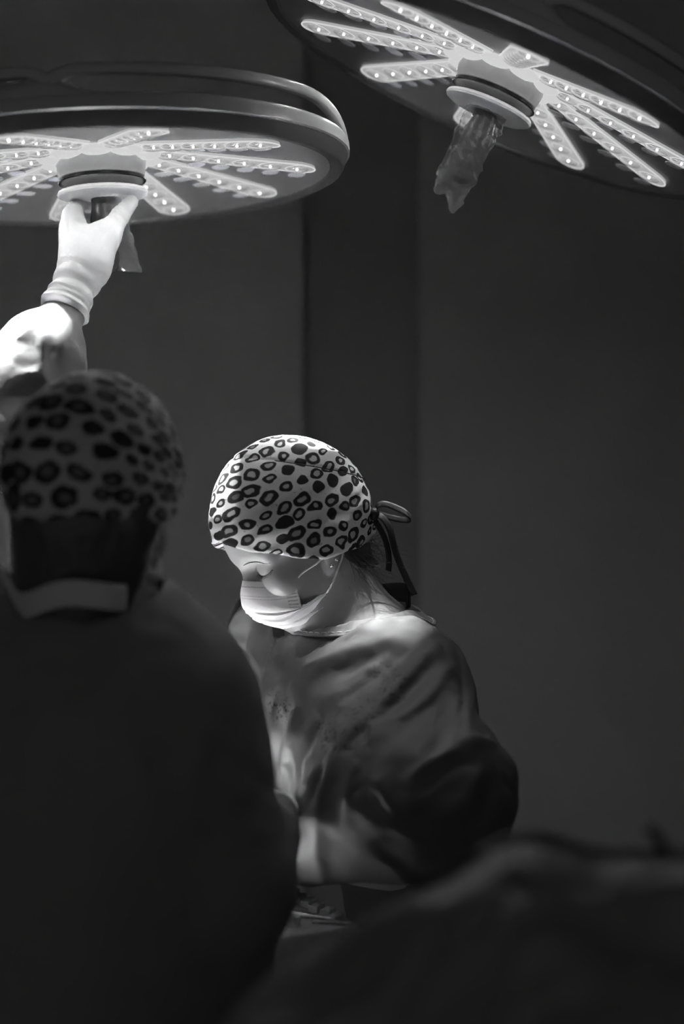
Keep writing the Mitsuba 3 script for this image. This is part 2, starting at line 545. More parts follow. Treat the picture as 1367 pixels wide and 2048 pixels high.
groove = revolve([(0.0300, 0.0095), (0.0555, 0.0092), (0.0555, 0.0050), (0.0300, 0.0050), (0.0300, 0.0095)], 96)
dish = revolve([(0.0, 0.0052), (0.0575, 0.0052), (0.0598, 0.0042), (0.0592, 0.0030), (0.0560, 0.0012), (0.0330, -0.0068), (0.0, -0.0068), (0.0, 0.0052)], 96)
flange = revolve([(0.0, -0.0068), (0.0560, -0.0068), (0.0602, -0.0082), (0.0618, -0.0115), (0.0604, -0.0145), (0.0540, -0.0172), (0.0300, -0.0182), (0.0, -0.0184), (0.0, -0.0068)], 96)
handle = revolve([(0.0, -0.018), (0.0165, -0.018), (0.0170, -0.030), (0.0200, -0.045), (0.0205, -0.075), (0.0185, -0.100), (0.0150, -0.112), (0.0080, -0.118), (0.0, -0.119)], 48)


def rail(a0, a1):
    """A grab rail that leaves the band, rises above it and runs round the head."""
    a = np.radians(np.linspace(a0, a1, 60))
    u = np.linspace(0, 1, 60)
    rise = np.clip(np.minimum(u / 0.34, 0.45 + (1 - u) / 0.12), 0, 1)
    rise = np.sin(rise * np.pi / 2)
    r, z = 0.333 - 0.002 * rise, 0.030 + 0.036 * rise
    p = np.stack([r * np.cos(a), r * np.sin(a), z], 1)
    tg = np.gradient(p, axis=0)
    tg /= np.linalg.norm(tg, axis=1, keepdims=True)
    out = np.stack([np.cos(a), np.sin(a), 0 * a], 1)
    upv = np.cross(out, tg)
    upv *= np.sign(upv[:, 2:3] + 1e-9)
    ang = np.arange(16) * 2 * np.pi / 16
    sq = lambda c: np.sign(c) * np.abs(c) ** 0.6
    hw = 0.0070 + 0.0060 * (1 - rise)
    v = (p[:, None] + sq(np.cos(ang))[None, :, None] * out[:, None] * 0.0065 + (sq(np.sin(ang))[None, :] * hw[:, None])[..., None] * upv[:, None]).reshape(-1, 3)
    i, j = np.meshgrid(np.arange(59), np.arange(16), indexing='ij')
    q = np.stack([i * 16 + j, i * 16 + (j + 1) % 16, (i + 1) * 16 + (j + 1) % 16, (i + 1) * 16 + j], -1).reshape(-1, 4)
    k = np.arange(1, 15)
    f = np.vstack([q[:, [0, 1, 2]], q[:, [0, 2, 3]], np.stack([k * 0, k + 1, k], 1), np.stack([k * 0 + 944, k + 944, k + 945], 1)])
    m = trimesh.Trimesh(v, f, process=False)
    m.fix_normals()
    return m


def wedge(a0, a1):
    """The raised shoulder of the housing where the suspension yoke is hinged."""
    a = np.radians(np.linspace(a0, a1, 40))
    u = np.linspace(0, 1, 40)
    top = 0.0390 + 0.0235 * np.interp(u, [0, 0.06, 0.13, 0.20, 0.26, 0.40, 0.70, 1.0], [0, 0.10, 0.38, 0.82, 1.0, 0.74, 0.40, 0.0])
    rows = []
    for r, fz in ((0.3385, 0.0), (0.3385, 0.5), (0.336, 0.9), (0.326, 1.0), (0.25, 1.0), (0.24, 0.0)):
        z = 0.034 + (top - 0.034) * fz
        rows.append(np.stack([r * np.cos(a), r * np.sin(a), z + (0.02 if r < 0.3 and fz > 0 else 0)], 1))
    g = np.stack(rows, 0)
    h, w = g.shape[:2]
    i, j = np.meshgrid(np.arange(h), np.arange(w - 1), indexing='ij')
    b = ((i + 1) % h) * w
    q = np.stack([i * w + j, i * w + j + 1, b + j + 1, b + j], -1).reshape(-1, 4)
    m = trimesh.Trimesh(g.reshape(-1, 3), np.vstack([q[:, [0, 1, 2]], q[:, [0, 2, 3]]]), process=False)
    m.fix_normals()
    return m


SH = {k: mikit.ply(m, mat, smooth=30) for k, m, mat in (
    ('faceplate', faceplate, 'm_plate'), ('lip', lip, 'm_rim'), ('band', band, 'm_band'), ('top_cover', cover, 'm_dark'), 
    ('hub_groove', groove, 'm_black'), ('hub_dish', dish, 'm_metal'), ('handle', handle, 'm_handle'),
    ('grab_rail', rail(-3, -86), 'm_band'), ('grab_rail', rail(-3, -86), 'm_band'))}
SH['hub'] = mikit.ply(hub, 'm_hub', smooth=30, emitter={'type': 'area', 'radiance': grey(0.10 * UNIT), 'sampling_weight': 0.05})
RAILS = [mikit.ply(rail(a, b), 'm_band', smooth=35) for a, b in ((-2, -90), (182, 268 - 90 + 92))]
WEDGES = [mikit.ply(wedge(a, b), 'm_band', smooth=35) for a, b in ((-81, -121), (62, 22))]
DOT = mikit.ply(revolve([(0.0, -0.0015), (0.0135, -0.0015), (0.0145, -0.0008), (0.0145, 0.0), (0.0, 0.0), (0.0, -0.0015)], 24), 'm_dot', smooth=30)  # white disc that stands in for a lens reflection on the faceplate


def lamp_frame(px, py, d, n):
    n = np.array(n, float)
    n /= np.linalg.norm(n)
    e1 = np.array([1.0, 0, 0]) - n * n[0]
    e1 /= np.linalg.norm(e1)
    up = -n
    M = np.eye(4)
    M[:3, 0], M[:3, 1], M[:3, 2], M[:3, 3] = e1, np.cross(up, e1), up, at(px, py, d)
    return M


def put(M):
    return T(M.tolist())


def move(v, ang=0.0):
    R = trimesh.transformations.rotation_matrix(ang, [0, 0, 1])
    R2 = np.eye(4)
    R2[:3, 3] = v
    return R @ R2


def surgical_light(key, M, a0, power, spill, beam, aim, label, spot_from):
    tag(key, label, 'surgical light')
    for part in ('faceplate', 'lip', 'band', 'top_cover', 'hub', 'hub_groove', 'hub_dish', 'handle'):
        add(f'{key}__{part}', SH[part], None, to_world=put(M))
    for rr in RAILS:
        add(f'{key}__grab_rail', rr, None, to_world=put(M))
    for ww in WEDGES:
        add(f'{key}__yoke_mount', ww, None, to_world=put(M))
    labels[f'{key}__hub_dish'] = {'label': 'dark polished metal dish at the hub'}
    away = np.linalg.inv(M[:3, :3]) @ np.array([0, 1.0, 0])
    away = away[:2] / np.linalg.norm(away[:2])
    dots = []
    for k in range(10):
        ang = a0 + k * np.radians(36)
        pk = add(f'{key}__petal', PETAL, None, to_world=put(M @ move([0, 0, 0], ang)))
        for r, L in zip(LENS_R, LENS):
            X = M @ move([r, 0, float(bowl(r))], ang)
            add(f'{pk}__lens', L, None, to_world=put(X))
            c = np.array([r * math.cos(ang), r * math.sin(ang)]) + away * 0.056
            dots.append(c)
        a2 = ang + np.radians(18)
        add(f'{key}__hub_leaf', LEAF, None, to_world=put(M @ move([0, 0, float(bowl(0.07))], a2)))
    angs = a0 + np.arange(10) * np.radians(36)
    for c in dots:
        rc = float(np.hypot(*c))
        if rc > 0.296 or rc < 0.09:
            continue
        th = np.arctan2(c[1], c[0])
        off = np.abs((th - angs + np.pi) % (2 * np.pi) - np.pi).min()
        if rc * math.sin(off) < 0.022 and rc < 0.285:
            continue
        add(f'{key}__reflection_disc', DOT, None, to_world=put(M @ move([c[0], c[1], float(bowl(rc))])))
    # the beams: one from each petal towards the focus below the hub
    for k in range(10):
        ang = angs[k]
        o = (M @ np.array([0.19 * math.cos(ang), 0.19 * math.sin(ang), 0.018, 1]))[:3]
        t = aim[k % len(aim)]
        scene[f'beam_{spot_from + k:03d}'] = {'type': 'spot', 'intensity': grey(power[k % len(power)]), 'cutoff_angle': beam[1], 'beam_width': beam[0], 'sampling_weight': 5.0 if spot_from == 0 else 2.0,
                                             'to_world': T().look_at(origin=o.tolist(), target=t.tolist(), up=[0, 1, 0.01])}
        if k % 2 == 0:
            t = (M @ np.array([0.19 * math.cos(ang), 0.19 * math.sin(ang), -1.0, 1]))[:3]
            scene[f'spill_{spot_from + k:03d}'] = {'type': 'spot', 'intensity': grey(spill), 'cutoff_angle': 89.0, 'beam_width': 55.0,
                                                  'to_world': T().look_at(origin=o.tolist(), target=t.tolist(), up=[0, 1, 0.01])}


ML = lamp_frame(204.8, 371.0, 1.945, (0.066, 0.036, -1))
MR = lamp_frame(983.5, 200.0, 1.912, (-0.427, 0.11, -1))
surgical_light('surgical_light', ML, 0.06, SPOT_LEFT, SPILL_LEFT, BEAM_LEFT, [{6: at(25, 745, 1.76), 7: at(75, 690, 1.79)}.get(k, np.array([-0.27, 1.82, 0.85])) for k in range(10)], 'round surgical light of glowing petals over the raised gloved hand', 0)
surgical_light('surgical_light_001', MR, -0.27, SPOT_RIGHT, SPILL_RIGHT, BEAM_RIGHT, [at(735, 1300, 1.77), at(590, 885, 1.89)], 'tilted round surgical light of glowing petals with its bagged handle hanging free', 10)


# suspension arms: yoke and ceiling tube of each light, above the frame
def suspension(key, M, foot):
    s_ = np.sign(foot[0])
    p0 = (M @ np.array([0.335 * s_, 0, 0.028, 1]))[:3]
    p1 = (M @ np.array([0.40 * s_, 0, 0.06, 1]))[:3]
    foot = np.array(foot, float)
    mid = np.array([foot[0], foot[1], max(p1[2] + 0.25, 2.3)])
    add(f'{key}__yoke', tube(smooth_path([p0, p1, (p1 + mid) / 2 + [0.05 * s_, 0, 0.02], mid], 30), 0.022, 16), 'm_dark')
    add(f'{key}__ceiling_tube', tube([mid - [0, 0, 0.04], mid, [foot[0], foot[1], 2.97]], 0.03, 20), 'm_dark', 30)
    can = revolve([(0.0, -0.06), (0.07, -0.06), (0.085, -0.04), (0.085, 0.0), (0.0, 0.0), (0.0, -0.06)], 48)
    can.apply_translation([foot[0], foot[1], 3.0])
    add(f'{key}__ceiling_cap', can, 'm_dark')


suspension('surgical_light', ML, (-0.86, 1.97))
suspension('surgical_light_001', MR, (0.78, 1.97))


# sterile handle covers: a white flange and a clear crumpled sleeve
def film_tube(rows, sides=40, seed=1, crumple=0.002):
    """rows: (centre, axis a vector, axis b vector) per ring, local to the light."""
    ang = np.arange(sides) * 2 * np.pi / sides
    P = np.array([[c + a * math.cos(t) + b * math.sin(t) for t in ang] for c, a, b in rows])
    n = meshkit.fbm(P * 55, 3, seed) - 0.5
    n = np.abs(n) * 2 - 0.25
    ctr = P.mean(1, keepdims=True)
    o = P - ctr
    o /= np.linalg.norm(o, axis=2, keepdims=True) + 1e-9
    P = P + o * (n * crumple * 4)[..., None]
    h, w = P.shape[:2]
    i, j = np.meshgrid(np.arange(h - 1), np.arange(w), indexing='ij')
    q = np.stack([i * w + j, i * w + (j + 1) % w, (i + 1) * w + (j + 1) % w, (i + 1) * w + j], -1).reshape(-1, 4)
    return trimesh.Trimesh(P.reshape(-1, 3), np.vstack([q[:, [0, 1, 2]], q[:, [0, 2, 3]]]), process=False)


FL = mikit.ply(flange, 'm_flange', smooth=30)
rows = []
for u in np.linspace(0, 1, 46):
    z = -0.018 - 0.128 * u
    ra = np.interp(u, [0, 0.1, 0.5, 0.8, 1], [0.0285, 0.029, 0.0275, 0.0265, 0.021])
    rb = np.interp(u, [0, 0.1, 0.5, 0.75, 0.88, 1], [0.026, 0.027, 0.025, 0.023, 0.017, 0.006])
    c = np.array([-0.006 * u, 0.0, z])
    a = np.array([ra, 0, 0.010 * math.sin(u * 5) * u])
    rows.append((c, a, np.array([0, rb, 0])))
sleeve_r = film_tube(rows, 44, 5, 0.0022)
v = sleeve_r.vertices
low = np.clip((-0.122 - v[:, 2]) / 0.024, 0, 1)
v[:, 2] -= low * 0.006 * np.sin(v[:, 0] * 210)
tag('handle_cover_001', 'clear crumpled handle cover with a white flange under the tilted right light', 'handle cover')
add('handle_cover_001__flange', FL, None, to_world=put(MR), label='white round flange')
add('handle_cover_001__sleeve', sleeve_r, 'm_film', True, to_world=put(MR), label='clear crumpled plastic sleeve')
rows = []
for u in np.linspace(0, 1, 46):
    z = -0.018 - 0.100 * u
    c = np.array([0.003 + 0.019 * u, 0.004, z])
    ra = np.interp(u, [0, 0.15, 0.5, 1], [0.021, 0.022, 0.023, 0.0245])
    rb = np.interp(u, [0, 0.15, 0.6, 1], [0.021, 0.021, 0.020, 0.003])
    rows.append((c, np.array([ra, 0, -0.0035 * u]), np.array([0, rb, 0])))
sleeve_l = film_tube(rows, 44, 9, 0.0016)
tag('handle_cover', 'clear handle cover with a white flange held by the raised gloved hand', 'handle cover')
add('handle_cover__flange', FL, None, to_world=put(ML), label='white round flange')
add('handle_cover__sleeve', sleeve_l, 'm_film', True, to_world=put(ML), label='clear crumpled plastic sleeve hanging loose')


# ------------------------------------------------------------------ the standing person in the pale patterned cap
def head_frame(origin, yaw_dir, pitch, roll=0.0):
    """Columns: forward, left, up in the world."""
    f = np.array([yaw_dir[0], yaw_dir[1], 0.0])
    f /= np.linalg.norm(f)
    l = np.cross([0, 0, 1], f)
    F = f * math.cos(pitch) - np.array([0, 0, math.sin(pitch)])
    U = np.cross(F, l)
    R = np.stack([F, l, U], 1)
    if roll:
        R = R @ trimesh.transformations.rotation_matrix(roll, [1, 0, 0])[:3, :3]
    return R, np.asarray(origin, float)


def local(f, R, o):
    return lambda p: f((p - o) @ R)


yaw = math.radians(25)
HR, HO = head_frame(at(595, 1095, 1.885), (-math.cos(yaw), -math.sin(yaw)), math.radians(26))
H = lambda f, l, u: HO + HR @ np.array([f, l, u], float)
S2 = (1, -1)
face_parts = [
    (ell((-0.010, 0, 0.048), (0.090, 0.071, 0.082)), 0),
    (ell((0.026, 0, -0.018), (0.052, 0.054, 0.072)), 0.03),
    (ell((0.052, 0, 0.042), (0.030, 0.046, 0.030)), 0.03)]
for s_ in S2:
    face_parts += [(cone((0.000, s_ * 0.046, -0.042), (0.050, s_ * 0.012, -0.068), 0.017, 0.012), 0.03),
                   (ell((0.050, s_ * 0.040, -0.022), (0.020, 0.018, 0.018)), 0.022),
                   (cone((0.070, s_ * 0.010, 0.021), (0.058, s_ * 0.042, 0.022), 0.010, 0.008), 0.016)]
face_parts += [(ell((0.056, 0, -0.069), (0.013, 0.015, 0.011)), 0.02),
               (cone((0.074, 0, 0.004), (0.092, 0, -0.030), 0.0065, 0.0095), 0.012),
               (ell((0.082, 0.011, -0.034), (0.011, 0.008, 0.007)), 0.008), (ell((0.082, -0.011, -0.034), (0.011, 0.008, 0.007)), 0.008),
               (ell((0.074, 0, -0.054), (0.010, 0.022, 0.006)), 0.008), (ell((0.072, 0, -0.063), (0.010, 0.019, 0.006)), 0.008)]
skull = union(face_parts)
sockets = union([(ell((0.083, 0.029, 0.006), (0.017, 0.016, 0.010)), 0), (ell((0.083, -0.029, 0.006), (0.017, 0.016, 0.010)), 0)])
skull2 = carve(skull, sockets, 0.014)
lids = [(ell((0.0585, s_ * 0.030, 0.003), (0.0135, 0.0145, 0.0118)), 0.006) for s_ in S2]
ears = []
for s_ in S2:
    ears += [(ell((-0.012, s_ * 0.071, -0.002), (0.016, 0.007, 0.026)), 0.006), (ell((-0.006, s_ * 0.069, -0.028), (0.008, 0.006, 0.010)), 0.006)]
head_local = union([(skull2, 0)] + lids + ears)

NB = at(722, 1226, 1.892)                                    # base of the neck
B = np.array([-math.cos(math.radians(33)), -math.sin(math.radians(33)), 0])
LB = np.array([math.sin(math.radians(33)), -math.cos(math.radians(33)), 0])
UP = np.array([0, 0, 1.0])
neck = union([(cone(H(-0.032, 0, -0.012), NB - [0, 0, 0.04], 0.050, 0.054), 0), (cone(H(0.010, 0, -0.050), NB + B * 0.035 - [0, 0, 0.03], 0.034, 0.044), 0.03)])
SHL = at(796, 1376, 1.785)
SHR = at(580, 1292, 2.015)
ELL = at(872, 1592, 1.62)
WRL = at(622, 1690, 1.735)
ELR = at(430, 1560, 1.98)
WRR = at(488, 1735, 1.79)
PEL = NB - B * 0.165 - UP * 0.50
CH = NB - B * 0.015 - UP * 0.17
Rb = np.stack([B, LB, UP], 1)
flesh = union([(local(head_local, HR, HO), 0), (neck, 0.03),
               (cone(NB - B * 0.02 - UP * 0.06, SHL, 0.048, 0.045), 0.04), (cone(NB - B * 0.02 - UP * 0.06, SHR, 0.048, 0.045), 0.04),
               (ell(CH, (0.095, 0.14, 0.17), Rb), 0.06), (ell(PEL, (0.10, 0.15, 0.14), Rb), 0.08), (cone(CH, PEL, 0.10, 0.11), 0.06),
               (cone(SHL, ELL, 0.045, 0.036), 0.03), (cone(ELL, WRL, 0.036, 0.024), 0.02),
               (cone(SHR, ELR, 0.045, 0.036), 0.03), (cone(ELR, WRR, 0.036, 0.024), 0.02),
               (cone(PEL + LB * 0.08 - UP * 0.05, np.array([PEL[0], PEL[1], 0.45]) + LB * 0.09, 0.085, 0.055), 0.04),
               (cone(PEL - LB * 0.08 - UP * 0.05, np.array([PEL[0], PEL[1], 0.45]) - LB * 0.09, 0.085, 0.055), 0.04),
               (cone(np.array([PEL[0], PEL[1], 0.45]) + LB * 0.09, np.array([PEL[0], PEL[1], 0.06]) + LB * 0.09, 0.055, 0.036), 0.02),
               (cone(np.array([PEL[0], PEL[1], 0.45]) - LB * 0.09, np.array([PEL[0], PEL[1], 0.06]) - LB * 0.09, 0.055, 0.036), 0.02)])


def hand_parts(wrist, fwd, side, up, curl=0.5, sgn=1):
    """A relaxed hand: palm, four bent fingers of different lengths and a thumb."""
    fwd, side, up = (np.asarray(x, float) / np.linalg.norm(x) for x in (fwd, side, up))
    parts = [(cone(wrist, wrist + fwd * 0.03, 0.024, 0.022), 0.015)]
    for q, (sx, ln) in enumerate(((-0.030, 0.066), (-0.010, 0.074), (0.011, 0.069), (0.030, 0.054))):
        k0 = wrist + fwd * (0.082 - 0.006 * abs(q - 1)) + side * sx
        parts.append((cone(wrist + fwd * 0.02 + side * sx * 0.6, k0, 0.017, 0.0115), 0.012))
        d, p_, r = fwd.copy(), k0, 0.0098
        for seg in (0.44, 0.32, 0.24):
            d = d * math.cos(curl) - up * math.sin(curl)
            d /= np.linalg.norm(d)
            n_ = p_ + d * ln * seg
            parts.append((cone(p_, n_, r, r * 0.92), 0.004))
            p_, r = n_, r * 0.92
    t0 = wrist + fwd * 0.025 - side * sgn * 0.024
    t1 = t0 + (fwd * 0.7 - side * sgn * 0.6 - up * 0.3) * 0.045
    t2 = t1 + (fwd * 0.9 - side * sgn * 0.15 - up * 0.4) * 0.034
    parts += [(cone(wrist + fwd * 0.015, t0, 0.018, 0.016), 0.012), (cone(t0, t1, 0.016, 0.012), 0.01), (cone(t1, t2, 0.011, 0.009), 0.004)]
    return parts


d1 = WRL - ELL
d2 = WRR - ELR
handL = union(hand_parts(WRL + d1 / np.linalg.norm(d1) * 0.01, d1 + [0, 0.0, -0.05], [0.3, 0.8, 0.2], [0.1, -0.2, 1.0], 0.45))
handR = union(hand_parts(WRR, d2 + [-0.05, 0, -0.02], [-0.6, 0.6, 0.1], [0.2, 0.2, 1.0], 0.45))

def refine(mesh, f, where, times=2):
    """Splits the faces that 'where' selects and settles their corners on f = 0 again."""
    for _ in range(times):
        c = mesh.triangles_center
        v, fc = trimesh.remesh.subdivide(mesh.vertices, mesh.faces, face_index=np.nonzero(where(c))[0])
        mesh = trimesh.Trimesh(v, fc, process=False)
    m = where(mesh.vertices)
    p = mesh.vertices[m].copy()
    for _ in range(3):
        d = f(p)
        e = 4e-4
        g = np.stack([f(p + [e, 0, 0]) - f(p - [e, 0, 0]), f(p + [0, e, 0]) - f(p - [0, e, 0]), f(p + [0, 0, e]) - f(p - [0, 0, e])], 1) / (2 * e)
        p -= 0.8 * d[:, None] * g / np.maximum((g * g).sum(1, keepdims=True), 0.2)
    v = mesh.vertices.copy()
    v[m] = p
    return trimesh.Trimesh(v, mesh.faces, process=False)


P1 = 'person_001'
tag(P1, 'standing person in a pale patterned cap and face mask, head bent down, dark gown', 'person')
feet = [(cone(np.array([PEL[0], PEL[1], 0.05]) + LB * 0.09 * s_, np.array([PEL[0], PEL[1], 0.035]) + LB * 0.09 * s_ + B * 0.15, 0.038, 0.034), 0.03) for s_ in S2]
body = union([(flesh, 0), (handL, 0.012), (handR, 0.012)] + feet)
head_only = union([(local(head_local, HR, HO), 0), (neck, 0.03)])
bm = keep_largest(nets(body, [-0.46, 1.42, -0.01], [0.46, 2.24, 1.50], 0.0064))
bm = refine(bm, body, lambda c: (np.linalg.norm(c - HO, axis=1) < 0.165) | (np.linalg.norm(c - WRL, axis=1) < 0.01), 2)
add(f'{P1}__body', bm, 'm_skin', True, label='bare face and neck with lowered eyes')

# gown
gown_parts = union([
    (cone(NB - B * 0.02 - UP * 0.075, SHL, 0.060, 0.070), 0), (cone(NB - B * 0.02 - UP * 0.075, SHR, 0.060, 0.078), 0.04), (ell(at(782, 1300, 1.925), (0.05, 0.06, 0.052)), 0.04),
    (ell(CH + B * 0.01 + UP * 0.018, (0.135, 0.170, 0.145), Rb), 0.06), (cone(CH, PEL, 0.098, 0.125), 0.06),
    (cone(PEL, np.array([PEL[0], PEL[1], 0.32]), 0.13, 0.16), 0.08),
    (cone(SHL, ELL, 0.076, 0.080), 0.06), (cone(ELL, WRL, 0.078, 0.050), 0.06),
    (cone(SHR, ELR, 0.080, 0.075), 0.05), (cone(ELR, WRR, 0.070, 0.050), 0.05),
    (cone((SHL + CH) / 2 + B * 0.07, (WRL + ELL) / 2 + B * 0.02 + UP * 0.03, 0.06, 0.04), 0.10)])
NLP = [at(606, 1250, 1.850), at(690, 1250, 1.812), at(842, 1196, 1.925)]      # the plane of the neckline
NLN = np.cross(NLP[1] - NLP[0], NLP[2] - NLP[0])
NLN *= np.sign(NLN[2]) / np.linalg.norm(NLN)
NCEN = NB + UP * ((NLP[0] - NB) @ NLN / NLN[2])
NAX = H(-0.02, 0, -0.02) - NB
NAX /= np.linalg.norm(NAX)
collar_tube = cone(NB - UP * 0.07, NB + NAX * 0.05, 0.082, 0.080)
gown_open = union([(gown_parts, 0), (collar_tube, 0.030)])
hole = cone(NB - UP * 0.05, NB + NAX * 0.07, 0.070, 0.0775)


def gown_cut(p):
    d = -smin(-gown_open(p), hole(p), 0.004)
    w_ = p - NCEN
    r_ = np.linalg.norm(w_ - (w_ @ NLN)[:, None] * NLN, axis=1)
    above = (NLP[0] - p) @ NLN - 0.75 * np.maximum(r_ - 0.079, 0)   # negative above the neckline, which slopes off outwards
    near = 0.128 - np.linalg.norm(p - NCEN, axis=1)
    return np.maximum(d, np.minimum(-above, near))


folds = [
    ([(868, 1292), (800, 1378), (720, 1455), (640, 1540), (596, 1592)], 0.016, 0.015),
    ([(850, 1330), (780, 1420), (690, 1500)], 0.012, -0.007),
    ([(800, 1268), (745, 1290), (670, 1312), (610, 1335)], 0.013, 0.009),
    ([(770, 1305), (700, 1335), (620, 1360)], 0.012, -0.006),
    ([(905, 1330), (850, 1400), (800, 1440), (750, 1452)], 0.011, 0.011),
    ([(900, 1345), (870, 1400), (810, 1455)], 0.010, -0.005),
    ([(706, 1462), (668, 1525), (644, 1590), (634, 1650)], 0.008, 0.012),
    ([(690, 1460), (650, 1530), (625, 1600)], 0.009, -0.008),
    ([(752, 1445), (748, 1470)], 0.005, 0.008),
    ([(836, 1235), (800, 1248), (780, 1242)], 0.008, 0.006),
    ([(548, 1408), (540, 1450), (522, 1500)], 0.007, 0.008),
    ([(572, 1425), (560, 1470), (545, 1540)], 0.007, -0.007),
    ([(590, 1430), (570, 1500), (560, 1580)], 0.010, 0.006),
    ([(640, 1440), (600, 1520), (598, 1560)], 0.009, -0.004),
    ([(500, 1270), (480, 1330), (520, 1400)], 0.010, 0.006), ([(560, 1270), (530, 1350), (525, 1410)], 0.009, 0.006),
    ([(535, 1275), (508, 1340)], 0.008, -0.004),
    ([(918, 1495), (850, 1528), (822, 1560), (825, 1625)], 0.009, 0.009),
    ([(930, 1520), (880, 1545), (850, 1600)], 0.011, -0.006),
    ([(745, 1560), (770, 1590), (790, 1620)], 0.008, 0.008),
    ([(735, 1575), (760, 1565)], 0.007, 0.007),
    ([(760, 1645), (820, 1670), (870, 1692), (840, 1705), (790, 1700)], 0.008, 0.008),
    ([(600, 1630), (660, 1645), (720, 1655)], 0.008, 0.008), ([(625, 1720), (700, 1740)], 0.007, -0.006),
    ([(922, 1320), (924, 1400), (924, 1492)], 0.0045, -0.004),
    ([(985, 1485), (950, 1478), (920, 1484)], 0.006, 0.008),
    ([(950, 1360), (935, 1420), (930, 1480)], 0.010, 0.006), ([(900, 1400), (880, 1470), (860, 1520)], 0.012, -0.008), ([(720, 1500), (700, 1570), (700, 1640)], 0.010, 0.009),
    ([(960, 1540), (930, 1600), (880, 1640)], 0.010, 0.009), ([(990, 1560), (975, 1620), (940, 1660)], 0.010, -0.007), ([(700, 1600), (740, 1640), (800, 1650)], 0.009, 0.008),
    ([(880, 1560), (850, 1600), (790, 1620)], 0.009, 0.008), ([(660, 1660), (740, 1700), (820, 1760)], 0.010, 0.008), ([(640, 1780), (740, 1800), (840, 1840)], 0.010, 0.007),
    ([(640, 1650), (632, 1700), (650, 1770)], 0.008, 0.007), ([(760, 1240), (720, 1262), (690, 1275)], 0.008, 0.007), ([(840, 1275), (780, 1330), (700, 1390)], 0.012, -0.006),
    ([(860, 1340), (800, 1400), (740, 1430)], 0.012, -0.007)]
gown_f = folded(gown_cut, folds, 0.0042, 15.0, 3)
gm = keep_largest(nets(gown_f, [-0.50, 1.44, 0.10], [0.50, 2.30, 1.32], 0.0062))
gm = refine(gm, gown_f, lambda c: (c[:, 1] < 1.97) & (c[:, 2] > 1.02) & (c[:, 0] > -0.2), 1)
add(f'{P1}__gown', gm, 'm_gown', True, label='dark woven surgical gown with stains on the chest')

# ribbed neckband of the gown, along the neckline
e1 = np.cross(NLN, [0, 1.0, 0])
e1 /= np.linalg.norm(e1)
e2 = np.cross(NLN, e1)
th_ = np.linspace(0, 2 * np.pi, 160)
dirs = np.cos(th_)[:, None] * e1 + np.sin(th_)[:, None] * e2
lo_, hi_ = np.full(160, 0.02), np.full(160, 0.16)
for _ in range(24):
    md = (lo_ + hi_) / 2
    inn = gown_open(NCEN + dirs * md[:, None]) < 0
    lo_, hi_ = np.where(inn, md, lo_), np.where(inn, hi_, md)
from scipy.ndimage import uniform_filter1d
rad_ = uniform_filter1d(np.minimum(lo_, 0.0825)[:-1], 9, mode='wrap')
rad_ = np.r_[rad_, rad_[:1]]
nl = NCEN + dirs * rad_[:, None]
out = dirs
wob = 0.0007 * np.sin(np.arange(160) * 1.3)[:, None]
lean = NLN - 0.45 * out
rows_ = []
for t in np.linspace(0, 1, 7):
    q = NCEN + dirs * (0.0780 + 0.0185 * t)
    a_, b_ = np.full(160, 0.012), np.full(160, -0.075)
    for _ in range(22):
        md = (a_ + b_) / 2
        o_ = gown_cut(q + NLN * md[:, None]) > 0
        a_, b_ = np.where(o_, md, a_), np.where(o_, b_, md)
    a_ = uniform_filter1d(np.maximum(a_, -0.03)[:-1], 7, mode='wrap')
    rows_.append(q + NLN * (np.r_[a_, a_[:1]] + 0.0022)[:, None] + NLN * wob * np.sin(t * np.pi))
g = np.stack(rows_, 0)
nbk = add(f'{P1}__neckband', sheet(g, 0.0025), 'm_gown_band', 50, label='lighter ribbed neckband')
for k_ in range(0, 158, 3):
    add(f'{nbk}__stitch', tube(np.array([g[5, k_], (g[5, k_] + g[5, k_ + 2]) / 2 + NLN * 0.0004, g[5, k_ + 2]]) + NLN * 0.0018, 0.0006, 5), 'm_mask')
# dark scrub collar under the gown, behind the neck
cp = [NB + (B * math.cos(a) + LB * math.sin(a)) * 0.059 + UP * (0.006 - 0.016 * math.cos(a)) - B * 0.005 for a in np.linspace(math.radians(125), math.radians(255), 40)]
cp = np.array(cp)
add(f'{P1}__scrub_collar', sheet(np.stack([cp + UP * t + (cp - NB) * 0.02 for t in np.linspace(-0.03, 0.016, 6)], 0), 0.003), 'm_ribbon', True, label='dark shirt collar showing behind the neck')


# cap
def brim(phi):
    a = np.abs(np.degrees(phi))
    return np.interp(a, [0, 15, 38, 60, 85, 110, 140, 180], [0.060, 0.050, 0.026, 0.006, -0.014, -0.020, -0.030, -0.036])


cap_shell = union([(ell((-0.006, 0, 0.052), (0.101, 0.082, 0.099)), 0), (ell((-0.042, 0, 0.030), (0.072, 0.074, 0.074)), 0.04),
                   (ell((0.045, 0, 0.052), (0.045, 0.058, 0.040)), 0.03), (ell((-0.088, 0, -0.012), (0.022, 0.028, 0.020)), 0.02),
                   (ell((0.005, 0.068, 0.0), (0.032, 0.014, 0.030)), 0.03), (ell((0.005, -0.068, 0.0), (0.032, 0.014, 0.030)), 0.03)])


